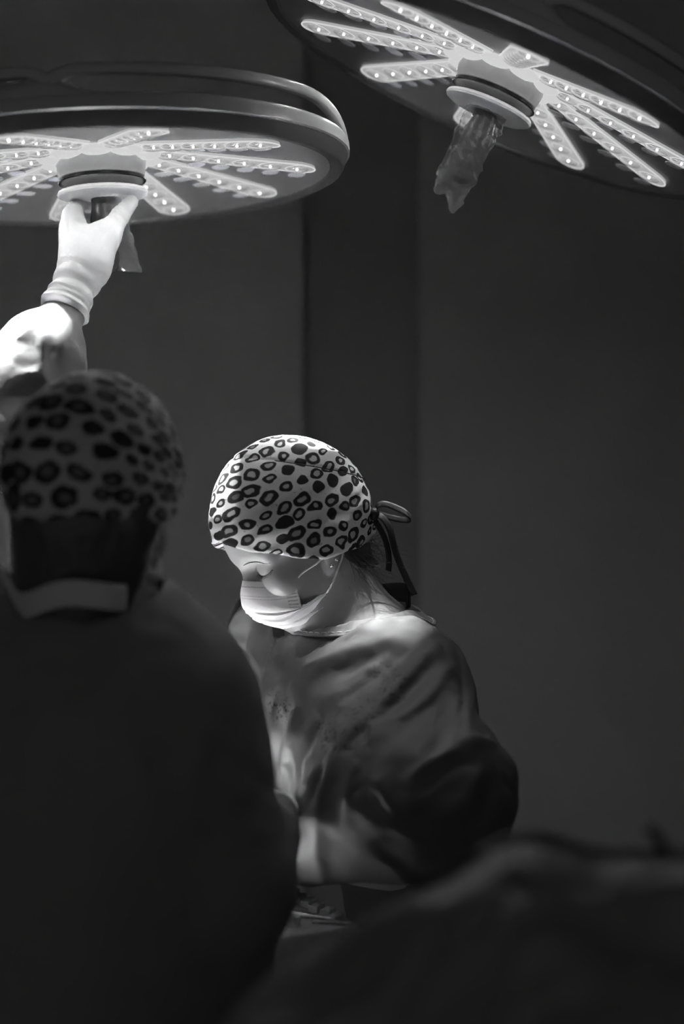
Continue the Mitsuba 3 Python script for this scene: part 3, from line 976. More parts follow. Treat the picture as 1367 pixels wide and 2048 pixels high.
def cap_local(p):
    phi = np.arctan2(p[:, 1], p[:, 0] + 0.005)
    wr = 0.0035 * (meshkit.fbm(p * np.array([22, 22, 60]) + 4, 3, 5) - 0.5) * 2
    wr = wr * np.clip((0.11 - p[:, 2]) / 0.06, 0.25, 1)
    hem = 0.0016 * np.exp(-(((p[:, 2] - brim(phi)) - 0.006) / 0.004) ** 2)
    seam = -0.0022 * np.exp(-(((p[:, 2] - (0.125 + 0.70 * p[:, 0])) / 0.0022) ** 2))
    d = cap_shell(p) - wr - hem - seam
    return np.maximum(d, (brim(phi) - p[:, 2]) * 0.8)


cm = nets(cap_local, [-0.13, -0.11, -0.06], [0.12, 0.11, 0.17], 0.0026)
v = cm.vertices
cl = v / np.linalg.norm(v - [-0.01, 0, 0.04], axis=1, keepdims=True)
dirs = (v - [-0.01, 0, 0.04]) / np.linalg.norm(v - [-0.01, 0, 0.04], axis=1, keepdims=True)
side = np.arccos(np.clip(dirs[:, 1], -1, 1))
azi = np.arctan2(dirs[:, 2], dirs[:, 0])
capuv = np.stack([0.097 * side * np.cos(azi) + 1.0, 0.097 * side * np.sin(azi) + 1.0], 1)
cw = cm.copy()
cw.vertices = v @ HR.T + HO
ck = add(f'{P1}__surgical_cap', cw, 'm_cap', True, uv=capuv, label='pale cap printed with dark ring-shaped spots')
# stitched seam of the crown
sm = []
for ph in np.linspace(math.radians(84), math.radians(172), 60):
    d_ = np.array([math.cos(ph), math.sin(ph), 0.0])
    lo_, hi_ = 0.02, 0.16
    for _ in range(30):
        r_ = (lo_ + hi_) / 2
        q = d_ * r_ + [-0.005, 0, 0]
        q[2] = 0.125 + 0.70 * q[0]
        if cap_shell(q[None])[0] < 0:
            lo_ = r_
        else:
            hi_ = r_
    sm.append(q + d_ * 0.0006)
sm = np.array(sm) @ HR.T + HO
for i in range(0, 58, 2):
    add(f'{ck}__seam_stitch', tube(sm[i:i + 3], 0.0007, 5), 'm_ribbon')

# hair at the nape
strands = []
for i in range(150):
    a = rng.uniform(100, 205)
    r0 = np.array([-0.046 + rng.normal(0, 0.010), 0.050 + rng.normal(0, 0.008), -0.032 + rng.normal(0, 0.006)])
    L_ = rng.uniform(0.02, 0.055)
    dv = np.array([rng.normal(-0.25, 0.35), rng.normal(0.15, 0.3), -1.0])
    dv /= np.linalg.norm(dv)
    u = np.linspace(0, 1, 7)[:, None]
    bend = rng.normal(0, 0.012, 3)
    path = r0 + dv * L_ * u + bend * u ** 2 + rng.normal(0, 0.0006, (7, 3)) * u
    strands.append(tube(path @ HR.T + HO, np.linspace(0.00035, 0.00018, 7), 4))
for i in range(50):
    r0 = np.array([-0.078 + rng.normal(0, 0.006), 0.012 + rng.normal(0, 0.018), -0.034 + rng.normal(0, 0.006)])
    u = np.linspace(0, 1, 9)[:, None]
    dv = np.array([rng.normal(-0.9, 0.35), rng.normal(0.1, 0.4), rng.normal(-0.9, 0.4)])
    path = r0 + dv * rng.uniform(0.015, 0.04) * u + np.array([rng.normal(0, 0.01), 0, rng.normal(0.004, 0.01)]) * np.sin(u * 4)
    strands.append(tube(path @ HR.T + HO, np.linspace(0.0003, 0.00016, 9), 4))
hk = add(f'{P1}__hair', trimesh.util.concatenate(strands), 'm_hair', True)
tag(hk, 'dark wispy hair at the nape', kind='stuff')
tuft = union([(ell((-0.058, 0.024, -0.038), (0.024, 0.030, 0.024)), 0), (cone((-0.038, 0.050, -0.030), (-0.054, 0.048, -0.066), 0.0115, 0.004), 0.01), (cone((-0.050, 0.044, -0.032), (-0.070, 0.040, -0.062), 0.010, 0.003), 0.008),
              (cone((-0.074, 0.022, -0.04), (-0.083, 0.028, -0.066), 0.008, 0.002), 0.008)])
tf = nets(lambda p: tuft(p) - 0.002 * (meshkit.fbm(p * np.array([300, 300, 40]), 2, 8) - 0.5) * 2, [-0.11, -0.03, -0.09], [-0.015, 0.075, 0.0], 0.002)
tf.vertices = tf.vertices @ HR.T + HO
add(f'{P1}__nape_hair', tf, 'm_hair', True)

# eyebrows and lashes
for s_ in S2:
    bp = np.array([(0.0785, s_ * 0.010, 0.0195), (0.0745, s_ * 0.020, 0.0225), (0.0665, s_ * 0.032, 0.0225), (0.056, s_ * 0.044, 0.016)])
    bp = smooth_path(bp, 24)
    fine = bp.copy()
    for _ in range(12):                                      # settle on the skin
        d = head_local(fine)
        gx = np.stack([(head_local(fine + e) - head_local(fine - e)) / 2e-3 for e in np.eye(3) * 1e-3], 1)
        fine -= 0.8 * d[:, None] * gx
    w_ = 0.0014 * np.sin(np.linspace(0.25, 2.9, 24))
    add(f'{P1}__eyebrow', tube(fine @ HR.T + HO, w_, 8), 'm_hair', True)
    lp = []
    for a in np.linspace(-1, 1, 24):
        q = np.array([0.075 - 0.010 * a * a - 0.004 * (a + 1), s_ * (0.030 + 0.0135 * a), -0.0045 + 0.003 * a * a])
        lp.append(q)
    lp = np.array(lp)
    for _ in range(12):
        d = head_local(lp)
        gx = np.stack([(head_local(lp + e) - head_local(lp - e)) / 2e-3 for e in np.eye(3) * 1e-3], 1)
        lp -= 0.8 * d[:, None] * gx
    lash = [tube(lp @ HR.T + HO, 0.00055, 6)]
    for i in range(1, 24):
        q = lp[i]
        tip = q + np.array([0.0035, s_ * 0.0018 * (i - 10) / 12, -0.0035])
        lash.append(tube(np.array([q, (q + tip) / 2 - [0, 0, 0.0008], tip]) @ HR.T + HO, [0.0003, 0.0002, 0.0001], 4))
    lk = add(f'{P1}__eyelashes', trimesh.util.concatenate(lash), 'm_hair', True)

# face mask: rows from the nose bridge to under the chin, mirrored
half = np.array([
    [(0.0885, 0, -0.004), (0.083, 0.012, -0.0075), (0.066, 0.034, -0.016), (0.043, 0.0555, -0.026)],
    [(0.0990, 0, -0.022), (0.095, 0.013, -0.0240), (0.075, 0.038, -0.034), (0.0465, 0.0575, -0.042)],
    [(0.1020, 0, -0.036), (0.0985, 0.014, -0.0390), (0.079, 0.041, -0.049), (0.0505, 0.0585, -0.0595)],
    [(0.0975, 0, -0.048), (0.0945, 0.015, -0.0520), (0.076, 0.040, -0.060), (0.0440, 0.0605, -0.0575)],
    [(0.0940, 0, -0.058), (0.0905, 0.015, -0.0620), (0.072, 0.039, -0.069), (0.0140, 0.0640, -0.0560)],
    [(0.0840, 0, -0.070), (0.0800, 0.016, -0.0740), (0.064, 0.037, -0.077), (0.0220, 0.0600, -0.0700)],
    [(0.0660, 0, -0.086), (0.0630, 0.015, -0.0870), (0.053, 0.034, -0.0865), (0.0340, 0.0550, -0.0850)]], float)
full = np.concatenate([half[:, :0:-1] * [1, -1, 1], half], 1)
from scipy.interpolate import PchipInterpolator
NU, NV = 121, 97
wu = np.linspace(0, 1, full.shape[1])
rowsu = PchipInterpolator(wu, full, axis=1)(np.linspace(0, 1, NU))
gm_ = PchipInterpolator(np.linspace(0, 1, full.shape[0]), rowsu, axis=0)(np.linspace(0, 1, NV))
uu, vv = np.meshgrid(np.linspace(-1, 1, NU), np.linspace(0, 1, NV))
nrm = np.cross(np.gradient(gm_, axis=1), np.gradient(gm_, axis=0))
nrm /= np.linalg.norm(nrm, axis=2, keepdims=True) + 1e-12
nrm *= np.sign((nrm * (gm_ - np.array([0.03, 0, -0.04]))).sum(2, keepdims=True))
crease = 0.0
for c_, w_, h_ in ((0.40, 0.018, -0.0022), (0.44, 0.02, 0.0018), (0.58, 0.016, -0.0018), (0.63, 0.02, 0.0016), (0.80, 0.016, -0.0016), (0.84, 0.02, 0.0012)):
    crease = crease + h_ * np.exp(-((vv - c_ - 0.05 * (np.abs(uu) - 0.5)) / w_) ** 2) * np.clip(np.abs(uu) * 1.3, 0.2, 1)
crease = crease + 0.0030 * (meshkit.fbm(np.stack([uu * 2.2 + 5, vv * 3.2, 0 * uu], -1), 3, 2) - 0.5)
gm_ = gm_ + nrm * crease[..., None]
MG = gm_


def dots(p, n, uv):
    u, v = uv.x, uv.y
    row = smoothstep(0.0085, 0.004, dr.abs(v - 0.055)) + smoothstep(0.006, 0.003, dr.abs(v - 0.155)) + smoothstep(0.006, 0.003, dr.abs(v - 0.19))
    row = row * smoothstep(0.30, 0.55, u - dr.floor(u * 95) / 95 * 1 + (u * 95 - dr.floor(u * 95)) * 1.0 - (u - dr.floor(u * 95) / 95))
    a = dr.abs(u * 2 - 1)
    col = smoothstep(0.85, 0.87, a) * smoothstep(0.985, 0.97, a) * smoothstep(0.02, 0.05, v) * smoothstep(0.62, 0.58, v)
    ca = a * 62 - dr.floor(a * 62)
    cb = v * 26 - dr.floor(v * 26)
    grid = smoothstep(0.25, 0.4, ca) * smoothstep(0.5, 0.62, cb)
    k = dr.clip(row + col * grid, 0, 1)
    return mi.Color3f(0.88 * (1 - 0.55 * k))


scene['m_mask_thin'] = {'type': 'principledthin', 'base_color': grey(0.9), 'roughness': 0.8, 'diff_trans': 1.1, 'spec_trans': 0.0}
scene['m_mask_print'] = prin(proc(dots), 0.75, 0.15)
sh = sheet(gm_ @ HR.T + HO, 0.0012)
muv = np.stack([(uu.ravel() + 1) / 2, vv.ravel()], 1)
mk = add(f'{P1}__face_mask', sh, 'm_mask_print', True, uv=np.vstack([muv, muv]), label='pale pleated surgical face mask')
for s_ in S2:
    topc, lowc = MG[2, -1 if s_ > 0 else 0], MG[int(NV * 0.66), -1 if s_ > 0 else 0]
    e1 = np.array([-0.004, s_ * 0.078, -0.006])
    e2 = np.array([-0.014, s_ * 0.076, -0.030])
    add(f'{mk}__ear_loop', tube(smooth_path(np.array([topc, (topc + e1) / 2 + [0, s_ * 0.003, 0.001], e1, [-0.018, s_ * 0.079, 0.006], [-0.026, s_ * 0.077, -0.010], [-0.018, s_ * 0.077, -0.026], e2, (lowc + e2) / 2 + [0, s_ * 0.004, 0], lowc]), 60) @ HR.T + HO, 0.0013, 8), 'm_loop', True)

# earrings and a fine chain
for q in (at(663, 1131, 1.79), at(673, 1119, 1.80)):
    sp = trimesh.creation.icosphere(2, 0.0026)
    sp.apply_translation(cast(head_only, [((q[0] / q[1]) * FOCAL + CX, CY - (q[2] - EYE) / q[1] * FOCAL)], 1.5)[0] - [0, 0.002, 0])
    add(f'{P1}__earring', sp, 'm_gem', True)
ch = cast(head_only, [(735, 1152), (739, 1165), (739, 1185), (735, 1202), (732, 1216)], 1.6) - [0, 0.0008, 0]
add(f'{P1}__necklace', tube(smooth_path(ch, 30), 0.0007, 6), 'm_steel', True, label='fine chain')

# cap ties: a bow behind the cap with two loose tails
tieD = 1.875
kn = at(748, 1028, tieD)
knm = trimesh.creation.icosphere(2, 0.008)
knm.apply_scale([0.9, 1.2, 1.1])
knm.apply_translation(kn)
tk = add(f'{P1}__cap_tie', knm, 'm_ribbon', True, label='dark cloth tie knotted behind the cap')
ac = np.array([0.05, 0.5, 0.85])
add(f'{tk}__bow_loop', ribbon([at(*q) for q in ((750, 1020, tieD), (758, 1009, 1.872), (788, 1014, 1.868), (815, 1029, 1.862), (821, 1036, 1.868), (812, 1040, 1.880), (785, 1036, 1.884), (752, 1026, tieD))], 0.0085, ac), 'm_ribbon', True)
add(f'{tk}__loose_tail', ribbon([at(*q) for q in ((748, 1026, tieD), (762, 1033, 1.872), (778, 1056, 1.87), (787, 1090, 1.87), (801, 1132, 1.872), (828, 1190, 1.868))], 0.0095, [0.75, 0.5, 0.3]), 'm_ribbon', True)
add(f'{tk}__loose_tail', ribbon([at(*q) for q in ((748, 1040, tieD), (758, 1055, 1.876), (771, 1083, 1.876), (777, 1112, 1.876), (776, 1142, 1.874))], 0.0080, [0.8, 0.4, 0.3]), 'm_ribbon', True)


add(f'{P1}__dark_strip', ribbon([at(*q) for q in ((484, 1200, 2.03), (470, 1225, 2.04), (461, 1262, 2.05), (453, 1310, 2.06), (448, 1380, 2.07))], 0.012, [1.0, 0.25, 0.1]), 'm_ribbon', True, label='narrow dark strip hanging beside the chest')  # plain narrow dark strip along the far edge of the chest

# ------------------------------------------------------------------ the person in front, seen from behind, left arm raised to the light
P0 = 'person'
tag(P0, 'person in a dark gown seen from behind, left arm raised to grip the light handle', 'person')
fy = math.radians(28)
FR, FO = head_frame(at(190, 1022, 1.455), (math.sin(fy), math.cos(fy)), math.radians(14))
SC = 0.955


def big(f):
    return lambda p: f((p - FO) @ FR / SC) * SC


NF = at(165, 1262, 1.46)
SR, EL_R, WR_R = at(350, 1414, 1.47), at(468, 1775, 1.43), at(540, 1640, 1.585)
SLf, EL_L, WR_L = at(-130, 1380, 1.47), at(-105, 935, 1.70), at(148, 596, 1.855)
CHf, HPf = at(165, 1560, 1.48), at(165, 2040, 1.48)
neckf = cone(FO + FR @ np.array([-0.03, 0, -0.02]), NF, 0.054, 0.060)
legs = []
for s_ in S2:
    hx = HPf + [0.09 * s_, 0, -0.06]
    kx, ax_ = np.array([hx[0], 1.47, 0.44]), np.array([hx[0], 1.46, 0.06])
    legs += [(cone(hx, kx, 0.085, 0.055), 0.04), (cone(kx, ax_, 0.055, 0.038), 0.02), (cone(ax_ - [0, 0, 0.02], ax_ + [0.02, 0.15, -0.025], 0.038, 0.034), 0.03)]

# the gloved left hand around the handle: skeleton in the world
HAX = (ML @ np.array([0.004, 0.004, -0.06, 1]))[:3]           # a point on the handle's axis
HDN = -ML[:3, 2]


def hp(px, py, d):
    return at(px, py, d)


wrist = hp(160, 548, 1.872)
knuck = [hp(146, 428, 1.915), hp(140, 455, 1.930), hp(140, 482, 1.940), hp(147, 506, 1.945)]
pips = [hp(158, 408, 1.962), hp(152, 436, 1.975), hp(153, 463, 1.980), hp(160, 490, 1.978)]
tips = [hp(200, 412, 1.985), hp(203, 438, 1.992), hp(203, 464, 1.992), hp(203, 488, 1.985)]
ends = [hp(228, 420, 1.968), hp(232, 444, 1.972), hp(231, 468, 1.972), hp(226, 490, 1.968)]
hand = [(cone(wrist, hp(168, 520, 1.885), 0.027, 0.026), 0)]
for q in range(4):
    hand.append((cone(hp(166, 530, 1.88), knuck[q], 0.022, 0.0135), 0.018))
    for a_, b_, r_ in ((knuck[q], pips[q], 0.0118), (pips[q], tips[q], 0.0105), (tips[q], ends[q], 0.0095)):
        hand.append((cone(a_, b_, r_, r_ * 0.93), 0.005))
hand += [(cone(hp(185, 530, 1.868), hp(212, 475, 1.885), 0.024, 0.0175), 0.018), (cone(hp(170, 500, 1.885), hp(198, 470, 1.895), 0.022, 0.016), 0.016),
         (cone(hp(212, 475, 1.885), hp(240, 432, 1.905), 0.0165, 0.0125), 0.012), (cone(hp(240, 432, 1.905), hp(262, 404, 1.925), 0.0122, 0.0098), 0.004)]
hand_l = union(hand)
hr_w = hp(546, 1622, 1.605)
hand_r = union(hand_parts(hr_w, [-0.35, 1.0, -0.35], [1, 0.3, 0.1], [0.0, 0.3, 1.0], 0.5))

fleshf = union([(big(head_local), 0), (neckf, 0.03), (cone(NF - [0, 0, 0.05], SR, 0.045, 0.045), 0.04), (cone(NF - [0, 0, 0.05], SLf, 0.045, 0.045), 0.04),
                (ell(CHf, (0.155, 0.10, 0.20)), 0.06), (ell(HPf, (0.15, 0.10, 0.13)), 0.08), (cone(CHf, HPf, 0.11, 0.11), 0.06),
                (cone(SR, EL_R, 0.048, 0.038), 0.03), (cone(EL_R, WR_R, 0.038, 0.026), 0.02),
                (cone(SLf, EL_L, 0.048, 0.038), 0.03), (cone(EL_L, WR_L, 0.038, 0.026), 0.02), (cone(WR_L, wrist, 0.026, 0.025), 0.01)] + legs
               + [(lambda p: hand_l(p) + 0.0025, 0.006), (lambda p: hand_r(p) + 0.0025, 0.006)])
fm = keep_largest(nets(fleshf, [-0.66, 1.28, -0.01], [0.12, 2.03, 1.54], 0.0075))
fm = refine(fm, fleshf, lambda c: np.linalg.norm(c - FO, axis=1) < 0.17, 1)
add(f'{P0}__body', fm, 'm_skin_tan', True, label='back of the neck')

fg = union([
    (cone(NF + [0, 0.01, -0.030], SR, 0.055, 0.064), 0), (cone(NF + [0, 0.01, -0.030], SLf, 0.058, 0.066), 0.05),
    (ell(CHf, (0.185, 0.125, 0.24)), 0.07), (cone(CHf, HPf, 0.135, 0.15), 0.08), (ell((HPf + CHf) / 2, (0.20, 0.14, 0.25)), 0.06), (cone(HPf, np.array([HPf[0], 1.46, 0.32]), 0.155, 0.165), 0.08),
    (cone(SR, (SR + EL_R) / 2 + [-0.012, 0, 0.0], 0.066, 0.060), 0.05), (cone((SR + EL_R) / 2 + [-0.012, 0, 0.0], EL_R, 0.060, 0.056), 0.03), (cone(EL_R, WR_R, 0.055, 0.034), 0.04),
    (cone(SLf, EL_L, 0.080, 0.072), 0.05), (cone(EL_L, at(78, 712, 1.81), 0.070, 0.055), 0.04), (cone(at(78, 712, 1.81), at(122, 638, 1.84), 0.050, 0.029), 0.02),
    (cone(at(100, 700, 1.80), at(112, 800, 1.76), 0.036, 0.040), 0.03)])
fg = carve(fg, lambda p: np.maximum(cone(NF + [0.0, 0, -0.03], NF + [0.01, 0.0, 0.08], 0.062, 0.075)(p), -(p[:, 2] - (NF[2] - 0.004))), 0.012)
ffolds = [([(92, 665), (88, 700), (80, 745)], 0.008, 0.009), ([(104, 690), (112, 730), (115, 770)], 0.012, -0.012), ([(150, 690), (165, 740)], 0.008, 0.007),
          ([(20, 690), (60, 660), (80, 640)], 0.008, 0.006), ([(0, 790), (40, 755), (80, 748)], 0.008, 0.010), ([(0, 810), (45, 772), (90, 768)], 0.009, -0.008),
          ([(10, 860), (60, 820)], 0.01, 0.007),
          ([(30, 700), (20, 740), (0, 770)], 0.014, 0.005), ([(120, 640), (112, 662)], 0.004, -0.004), ([(522, 1575), (560, 1590), (585, 1615)], 0.007, -0.006),
          ([(60, 1260), (90, 1400), (60, 1600)], 0.02, 0.008), ([(260, 1260), (250, 1450), (300, 1650)], 0.02, 0.008), ([(420, 1420), (380, 1600)], 0.016, 0.007)]
fgf = folded(fg, ffolds, 0.004, 13.0, 11)
fgm = keep_largest(nets(fgf, [-0.68, 1.24, 0.10], [0.14, 2.0, 1.62], 0.0072))
fgm = refine(fgm, fgf, lambda c: (c[:, 1] > 1.66) & (c[:, 2] > 1.35), 1)
add(f'{P0}__gown', fgm, 'm_gown_front', True, label='dark gown, its raised sleeve lit white')

# glove: hand and gauntlet pulled over the sleeve
wdir = at(118, 640, 1.84) - wrist
gaunt = cone(wrist, at(122, 634, 1.842), 0.0275, 0.0315)
glove_f = union([(hand_l, 0), (gaunt, 0.012)])
axis_u = wdir / np.linalg.norm(wdir)


def glove_g(p):
    d = glove_f(p)
    t = (p - wrist) @ axis_u
    m = t > -0.02
    ripple = 0.0016 * np.sin(t * 330 + 5 * meshkit.noise(p * 40)) * np.clip((t + 0.01) / 0.03, 0, 1)
    roll = 0.003 * np.exp(-((t - 0.058) / 0.0035) ** 2) + 0.0025 * np.exp(-((t - 0.047) / 0.003) ** 2)
    tw = np.linalg.norm(p - hp(244, 425, 1.905), axis=1)
    wr = 0.0007 * np.sin((p - hp(212, 475, 1.885)) @ (np.array([0.55, 0.1, 0.8])) * 900) * np.clip(1 - tw / 0.045, 0, 1)
    return np.maximum(d - np.where(m, ripple + roll, 0) - wr, t - 0.064)


gl = nets(glove_g, [-0.46, 1.80, 1.58], [-0.24, 2.02, 1.82], 0.0024)
gk = add(f'{P0}__glove', gl, 'm_glove', True, label='pale surgical glove gripping the handle cover')
gr_ = nets(lambda p: hand_r(p), hr_w - 0.17, hr_w + 0.17, 0.0032)
add(f'{P0}__glove', keep_largest(gr_), 'm_glove', True, label='pale surgical glove')

# cap, mask, hair, collar
cmf = cm.copy()
cmf.vertices = (cm.vertices * SC) @ FR.T + FO
dirs = (cm.vertices - [-0.01, 0, 0.04])
dirs /= np.linalg.norm(dirs, axis=1, keepdims=True)
side = np.arccos(np.clip(-dirs[:, 0], -1, 1))
azi = np.arctan2(dirs[:, 2], dirs[:, 1])
fuv = np.stack([0.085 * side * np.cos(azi) + 2.0, 0.085 * side * np.sin(azi) + 2.0], 1)
add(f'{P0}__surgical_cap', cmf, 'm_cap_far', True, uv=fuv, label='dark cap printed with pale-centred spots')

nh = nets(lambda p: np.maximum(union([(big(head_local), 0), (neckf, 0.03)])(p) - 0.006 - 0.003 * meshkit.fbm(p * np.array([140, 140, 25]), 2, 8),
                               np.maximum(((p - FO) @ FR)[:, 0] - 0.012, np.maximum(-0.135 - ((p - FO) @ FR)[:, 2], ((p - FO) @ FR)[:, 2] - 0.05))), FO - 0.16, FO + 0.12, 0.0034)
add(f'{P0}__hair', nh, 'm_hair', True, label='short dark hair under the cap')
shf = sheet((MG * SC) @ FR.T + FO, 0.0014)
mf = add(f'{P0}__face_mask', shf, 'm_mask_thin', True, label='pale face mask seen from behind the cheek')
for s_ in S2:
    topc, lowc = MG[2, -1 if s_ > 0 else 0], MG[int(NV * 0.66), -1 if s_ > 0 else 0]
    e1, e2 = np.array([-0.004, s_ * 0.078, -0.006]), np.array([-0.014, s_ * 0.076, -0.030])
    add(f'{mf}__ear_loop', tube((smooth_path(np.array([topc, (topc + e1) / 2 + [0, s_ * 0.003, 0.001], e1, [-0.022, s_ * 0.080, -0.010], e2, (lowc + e2) / 2 + [0, s_ * 0.004, 0], lowc]), 50) * SC) @ FR.T + FO, 0.002, 8), 'm_loop', True)
cpts = smooth_path([at(*q) for q in ((6, 1146, 1.455), (26, 1182, 1.42), (50, 1204, 1.395), (85, 1193, 1.375), (130, 1180, 1.366), (175, 1181, 1.364), (225, 1187, 1.372), (248, 1189, 1.39))], 60)
ctr_ = NF.copy()
outv = cpts - ctr_
outv[:, 2] = 0
outv /= np.linalg.norm(outv, axis=1, keepdims=True)
add(f'{P0}__collar', sheet(np.stack([cpts + [0, 0, t] + outv * (0.004 - 0.1 * abs(t)) for t in np.linspace(-0.016, 0.0095, 6)], 0), 0.003), 'm_collar', True, label='pale collar around the neck')

# ------------------------------------------------------------------ instrument stand between the two people
tag('instrument_stand', 'small stand under a pale cloth beside the front person, holding instruments', 'stand')
TU, TV = np.array([0.472, -0.882, 0.0]), np.array([-0.882, -0.472, 0.0])      # along the tray's far right edge, and across it
TA = np.array([-0.062, 1.806, 0.0])


def on_tray(u, v, z=0.0):
    return TA + TU * u + TV * v + [0, 0, 0.862 + z]


TM = np.eye(4)
TM[:3, 0], TM[:3, 1], TM[:3, 2] = -TV, TU, [0, 0, 1]
TM[:3, 3] = on_tray(0, 0)
tray = box([-0.115, 0.004, -0.014], [-0.004, 0.158, -0.002])
tray.apply_transform(TM)
add('instrument_stand__tray', tray, 'm_metal')
pc = on_tray(0.05, 0.05)
add('instrument_stand__pole', tube([pc - [0, 0, 0.014], [pc[0], pc[1], 0.05]], 0.012, 16), 'm_metal')
add('instrument_stand__base', box([pc[0] - 0.10, pc[1] - 0.04, 0.0], [pc[0] + 0.04, pc[1] + 0.10, 0.05]), 'm_metal')
us, vs = np.linspace(-0.004, 0.21, 60), np.linspace(-0.004, 0.125, 50)
X, Y = np.meshgrid(us, vs)
over = np.maximum(0, X - 0.162)
Z = 0.002 - over * 1.3 + 0.003 * np.sin(Y * 80) * np.clip(over / 0.04, 0, 1) + 0.004 * (meshkit.fbm(np.stack([X * 18, Y * 18, 0 * X], -1), 3, 4) - 0.2)
Xc = np.where(X > 0.162, 0.162 + 0.35 * over, X)
G = TA + TU * Xc[..., None] + TV * Y[..., None] + np.array([0, 0, 0.862]) + np.stack([0 * X, 0 * X, Z], -1)
add('instrument_stand__cloth', sheet(G, 0.002), 'm_towel', True, label='pale cloth over the tray')


def rod(key, a, b, r, label, cat, group=None):
    a, b = np.array(a), np.array(b)
    d = (b - a) / np.linalg.norm(b - a)
    L_ = np.linalg.norm(b - a)
    prof = [(0, 0), (r * 0.7, 0), (r, r * 0.5), (r, L_ * 0.62), (r * 0.62, L_ * 0.66), (r * 0.55, L_ * 0.97), (r * 0.2, L_), (0, L_)]
    m = revolve(prof, 20)
    m.apply_transform(trimesh.geometry.align_vectors([0, 0, 1], d))
    m.apply_translation(a)
    add(key, m, 'm_steel', 30)
    tag(key, label, cat, group)


rod('instrument', [-0.086, 1.708, 0.8715], [-0.010, 1.672, 0.8715], 0.0036, 'long straight steel instrument lying across the middle of the pale cloth', 'instrument')
rod('instrument_001', [-0.036, 1.668, 0.8705], [0.012, 1.662, 0.8705], 0.0026, 'thin short steel instrument at the near corner of the pale cloth', 'instrument')
cup = revolve([(0.0, 0.0), (0.009, 0.0), (0.0108, 0.002), (0.0112, 0.012), (0.0102, 0.012), (0.0095, 0.003), (0.0, 0.0025), (0.0, 0.0)], 32)
cup.apply_translation([-0.060, 1.664, 0.8655])
add('cup', cup, 'm_towel', 30)
tag('cup', 'small round pale cup standing on the cloth by the instruments', 'cup')
for i in range(6):
    cl_ = trimesh.creation.box([0.012, 0.021, 0.008])
    cl_.apply_transform(trimesh.transformations.rotation_matrix(-0.49 + 0.12 * math.sin(i * 2.1), [0, 0, 1]))
    cl_.apply_translation(on_tray(0.014 + 0.0245 * i, 0.009 + 0.002 * (i % 2), 0.0085))
    cl_ = trimesh.Trimesh(cl_.vertices, cl_.faces)
    k_ = add('clip', cl_, 'm_towel', 20)
    tag(k_, ('leftmost', 'second', 'third', 'fourth', 'fifth', 'rightmost')[i] + ' small pale clip from the left in the row on the instrument cloth', 'clip', 'clips on the instrument cloth')

# ------------------------------------------------------------------ the lit operating field between the two people
tag('patient_table', 'narrow table under a pale drape, lit below the left surgical light', 'table')
add('patient_table__top', box([-0.78, 1.74, 0.74], [-0.18, 2.18, 0.79]), 'm_metal')
add('patient_table__column', box([-0.56, 1.80, 0.06], [-0.36, 2.0, 0.74]), 'm_dark')
add('patient_table__base', box([-0.70, 1.74, 0.0], [-0.24, 2.08, 0.06]), 'm_dark')
X, Y = np.meshgrid(np.linspace(-0.86, -0.10, 110), np.linspace(1.685, 2.24, 90))
e_ = np.minimum.reduce([X + 0.86, -0.10 - X, Y - 1.685, 2.24 - Y])
Z = 0.815 + 0.055 * np.exp(-((Y - 1.92) / 0.13) ** 2) + 0.02 * (meshkit.fbm(np.stack([X * 9, Y * 9, 0 * X], -1), 3, 12) - 0.5) - 0.28 * np.clip(1 - e_ / 0.07, 0, 1) ** 1.4
add('patient_table__drape', sheet(np.stack([X, Y, Z], -1), 0.003), 'm_field', True, label='pale sterile drape')

# ------------------------------------------------------------------ the draped table in the foreground
tag('operating_table', 'table under a dark drape at the lower right, nearest the viewer', 'table')
add('operating_table__top', box([0.02, 0.70, 0.70], [0.62, 1.00, 0.74]), 'm_metal')
add('operating_table__column', box([0.22, 0.76, 0.06], [0.42, 0.94, 0.70]), 'm_dark')
add('operating_table__base', box([0.08, 0.70, 0.0], [0.58, 1.00, 0.06]), 'm_dark')
DD = 0.98
rp = [(300, 2200), (440, 2060), (530, 1965), (600, 1915), (660, 1888), (720, 1866), (780, 1832), (840, 1796), (900, 1766), (960, 1730), (1000, 1704), (1060, 1694), (1120, 1704), (1200, 1722), (1367, 1726), (1500, 1760), (2000, 1900)]
rw = np.array([at(a_, b_, DD) for a_, b_ in rp])
nx, ny = 230, 150
X, Y = np.meshgrid(np.linspace(-0.13, 0.66, nx), np.linspace(0.66, 1.12, ny))
RZ = PchipInterpolator(rw[:, 0], rw[:, 2])(X)
dy = Y - DD
prof = np.where(dy < 0, 0.55 * dy * np.clip(-dy / 0.12, 0.25, 1.1), -np.abs(dy) ** 1.5 * 4.0)
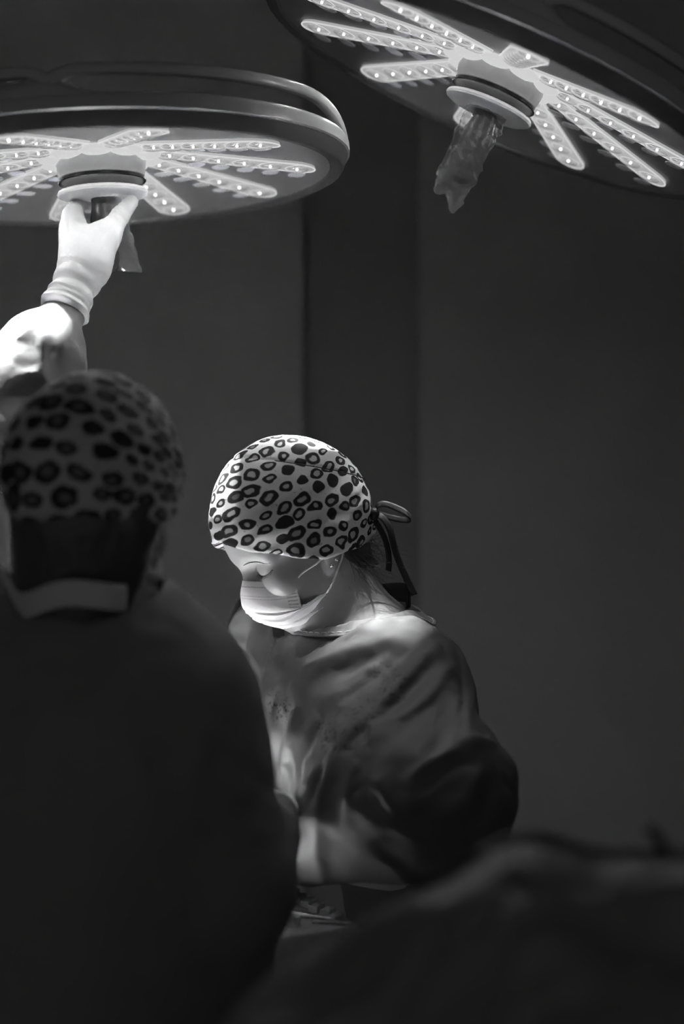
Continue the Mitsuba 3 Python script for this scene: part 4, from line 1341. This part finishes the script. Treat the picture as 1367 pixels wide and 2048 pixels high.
P3 = np.stack([X * 5 + 1.2 * Y, Y * 11 - X * 2, 0 * X], -1)
rid = 1 - np.abs(meshkit.fbm(P3, 4, 21) - 0.5) * 2
fine = meshkit.fbm(P3 * 3.1, 3, 5)
Z = RZ + prof + 0.026 * (rid ** 3 - 0.55) * np.clip((DD - Y) / 0.06, 0.1, 1) + 0.005 * (fine - 0.5)
for (ax_, ay_, bx_, by_, w_, h_) in ((0.20, 0.90, 0.34, 0.95, 0.022, 0.018), (0.16, 0.84, 0.40, 0.92, 0.022, 0.020), (0.02, 0.94, 0.20, 0.84, 0.03, 0.016)):
    L2 = (bx_ - ax_) ** 2 + (by_ - ay_) ** 2
    tt = np.clip(((X - ax_) * (bx_ - ax_) + (Y - ay_) * (by_ - ay_)) / L2, 0, 1)
    dd = np.hypot(X - ax_ - tt * (bx_ - ax_), Y - ay_ - tt * (by_ - ay_))
    Z = Z + h_ * np.exp(-(dd / w_) ** 2)
edge = np.minimum.reduce([X + 0.13, 0.66 - X, Y - 0.66, 1.12 - Y])
Z = Z - 0.42 * np.clip(1 - edge / 0.05, 0, 1) ** 1.5
add('surgical_drape', sheet(np.stack([X, Y, Z], -1), 0.003), 'm_drape', True)
tag('surgical_drape', 'dark wrinkled drape heaped over the table at the lower right', 'drape')
hose = smooth_path([at(*q) for q in ((950, 1722, 1.0), (985, 1700, 1.0), (1030, 1682, 1.005), (1080, 1680, 1.01), (1140, 1696, 1.01), (1220, 1712, 1.0), (1300, 1716, 1.0), (1400, 1722, 1.0), (1480, 1745, 0.99))], 90)
add('hose', tube(hose, 0.0058, 14), 'm_hose', True)
tag('hose', 'dark flexible hose arching over the top of the drape', 'hose')
hk_ = smooth_path([at(*q) for q in ((1296, 1652, 1.0), (1308, 1668, 1.0), (1322, 1690, 1.0), (1336, 1726, 1.0))], 24)
add('hose_001', tube(hk_, np.linspace(0.0036, 0.0050, 24), 12), 'm_hose', True)
tag('hose_001', 'short dark tube end sticking up above the drape at the right edge', 'hose')
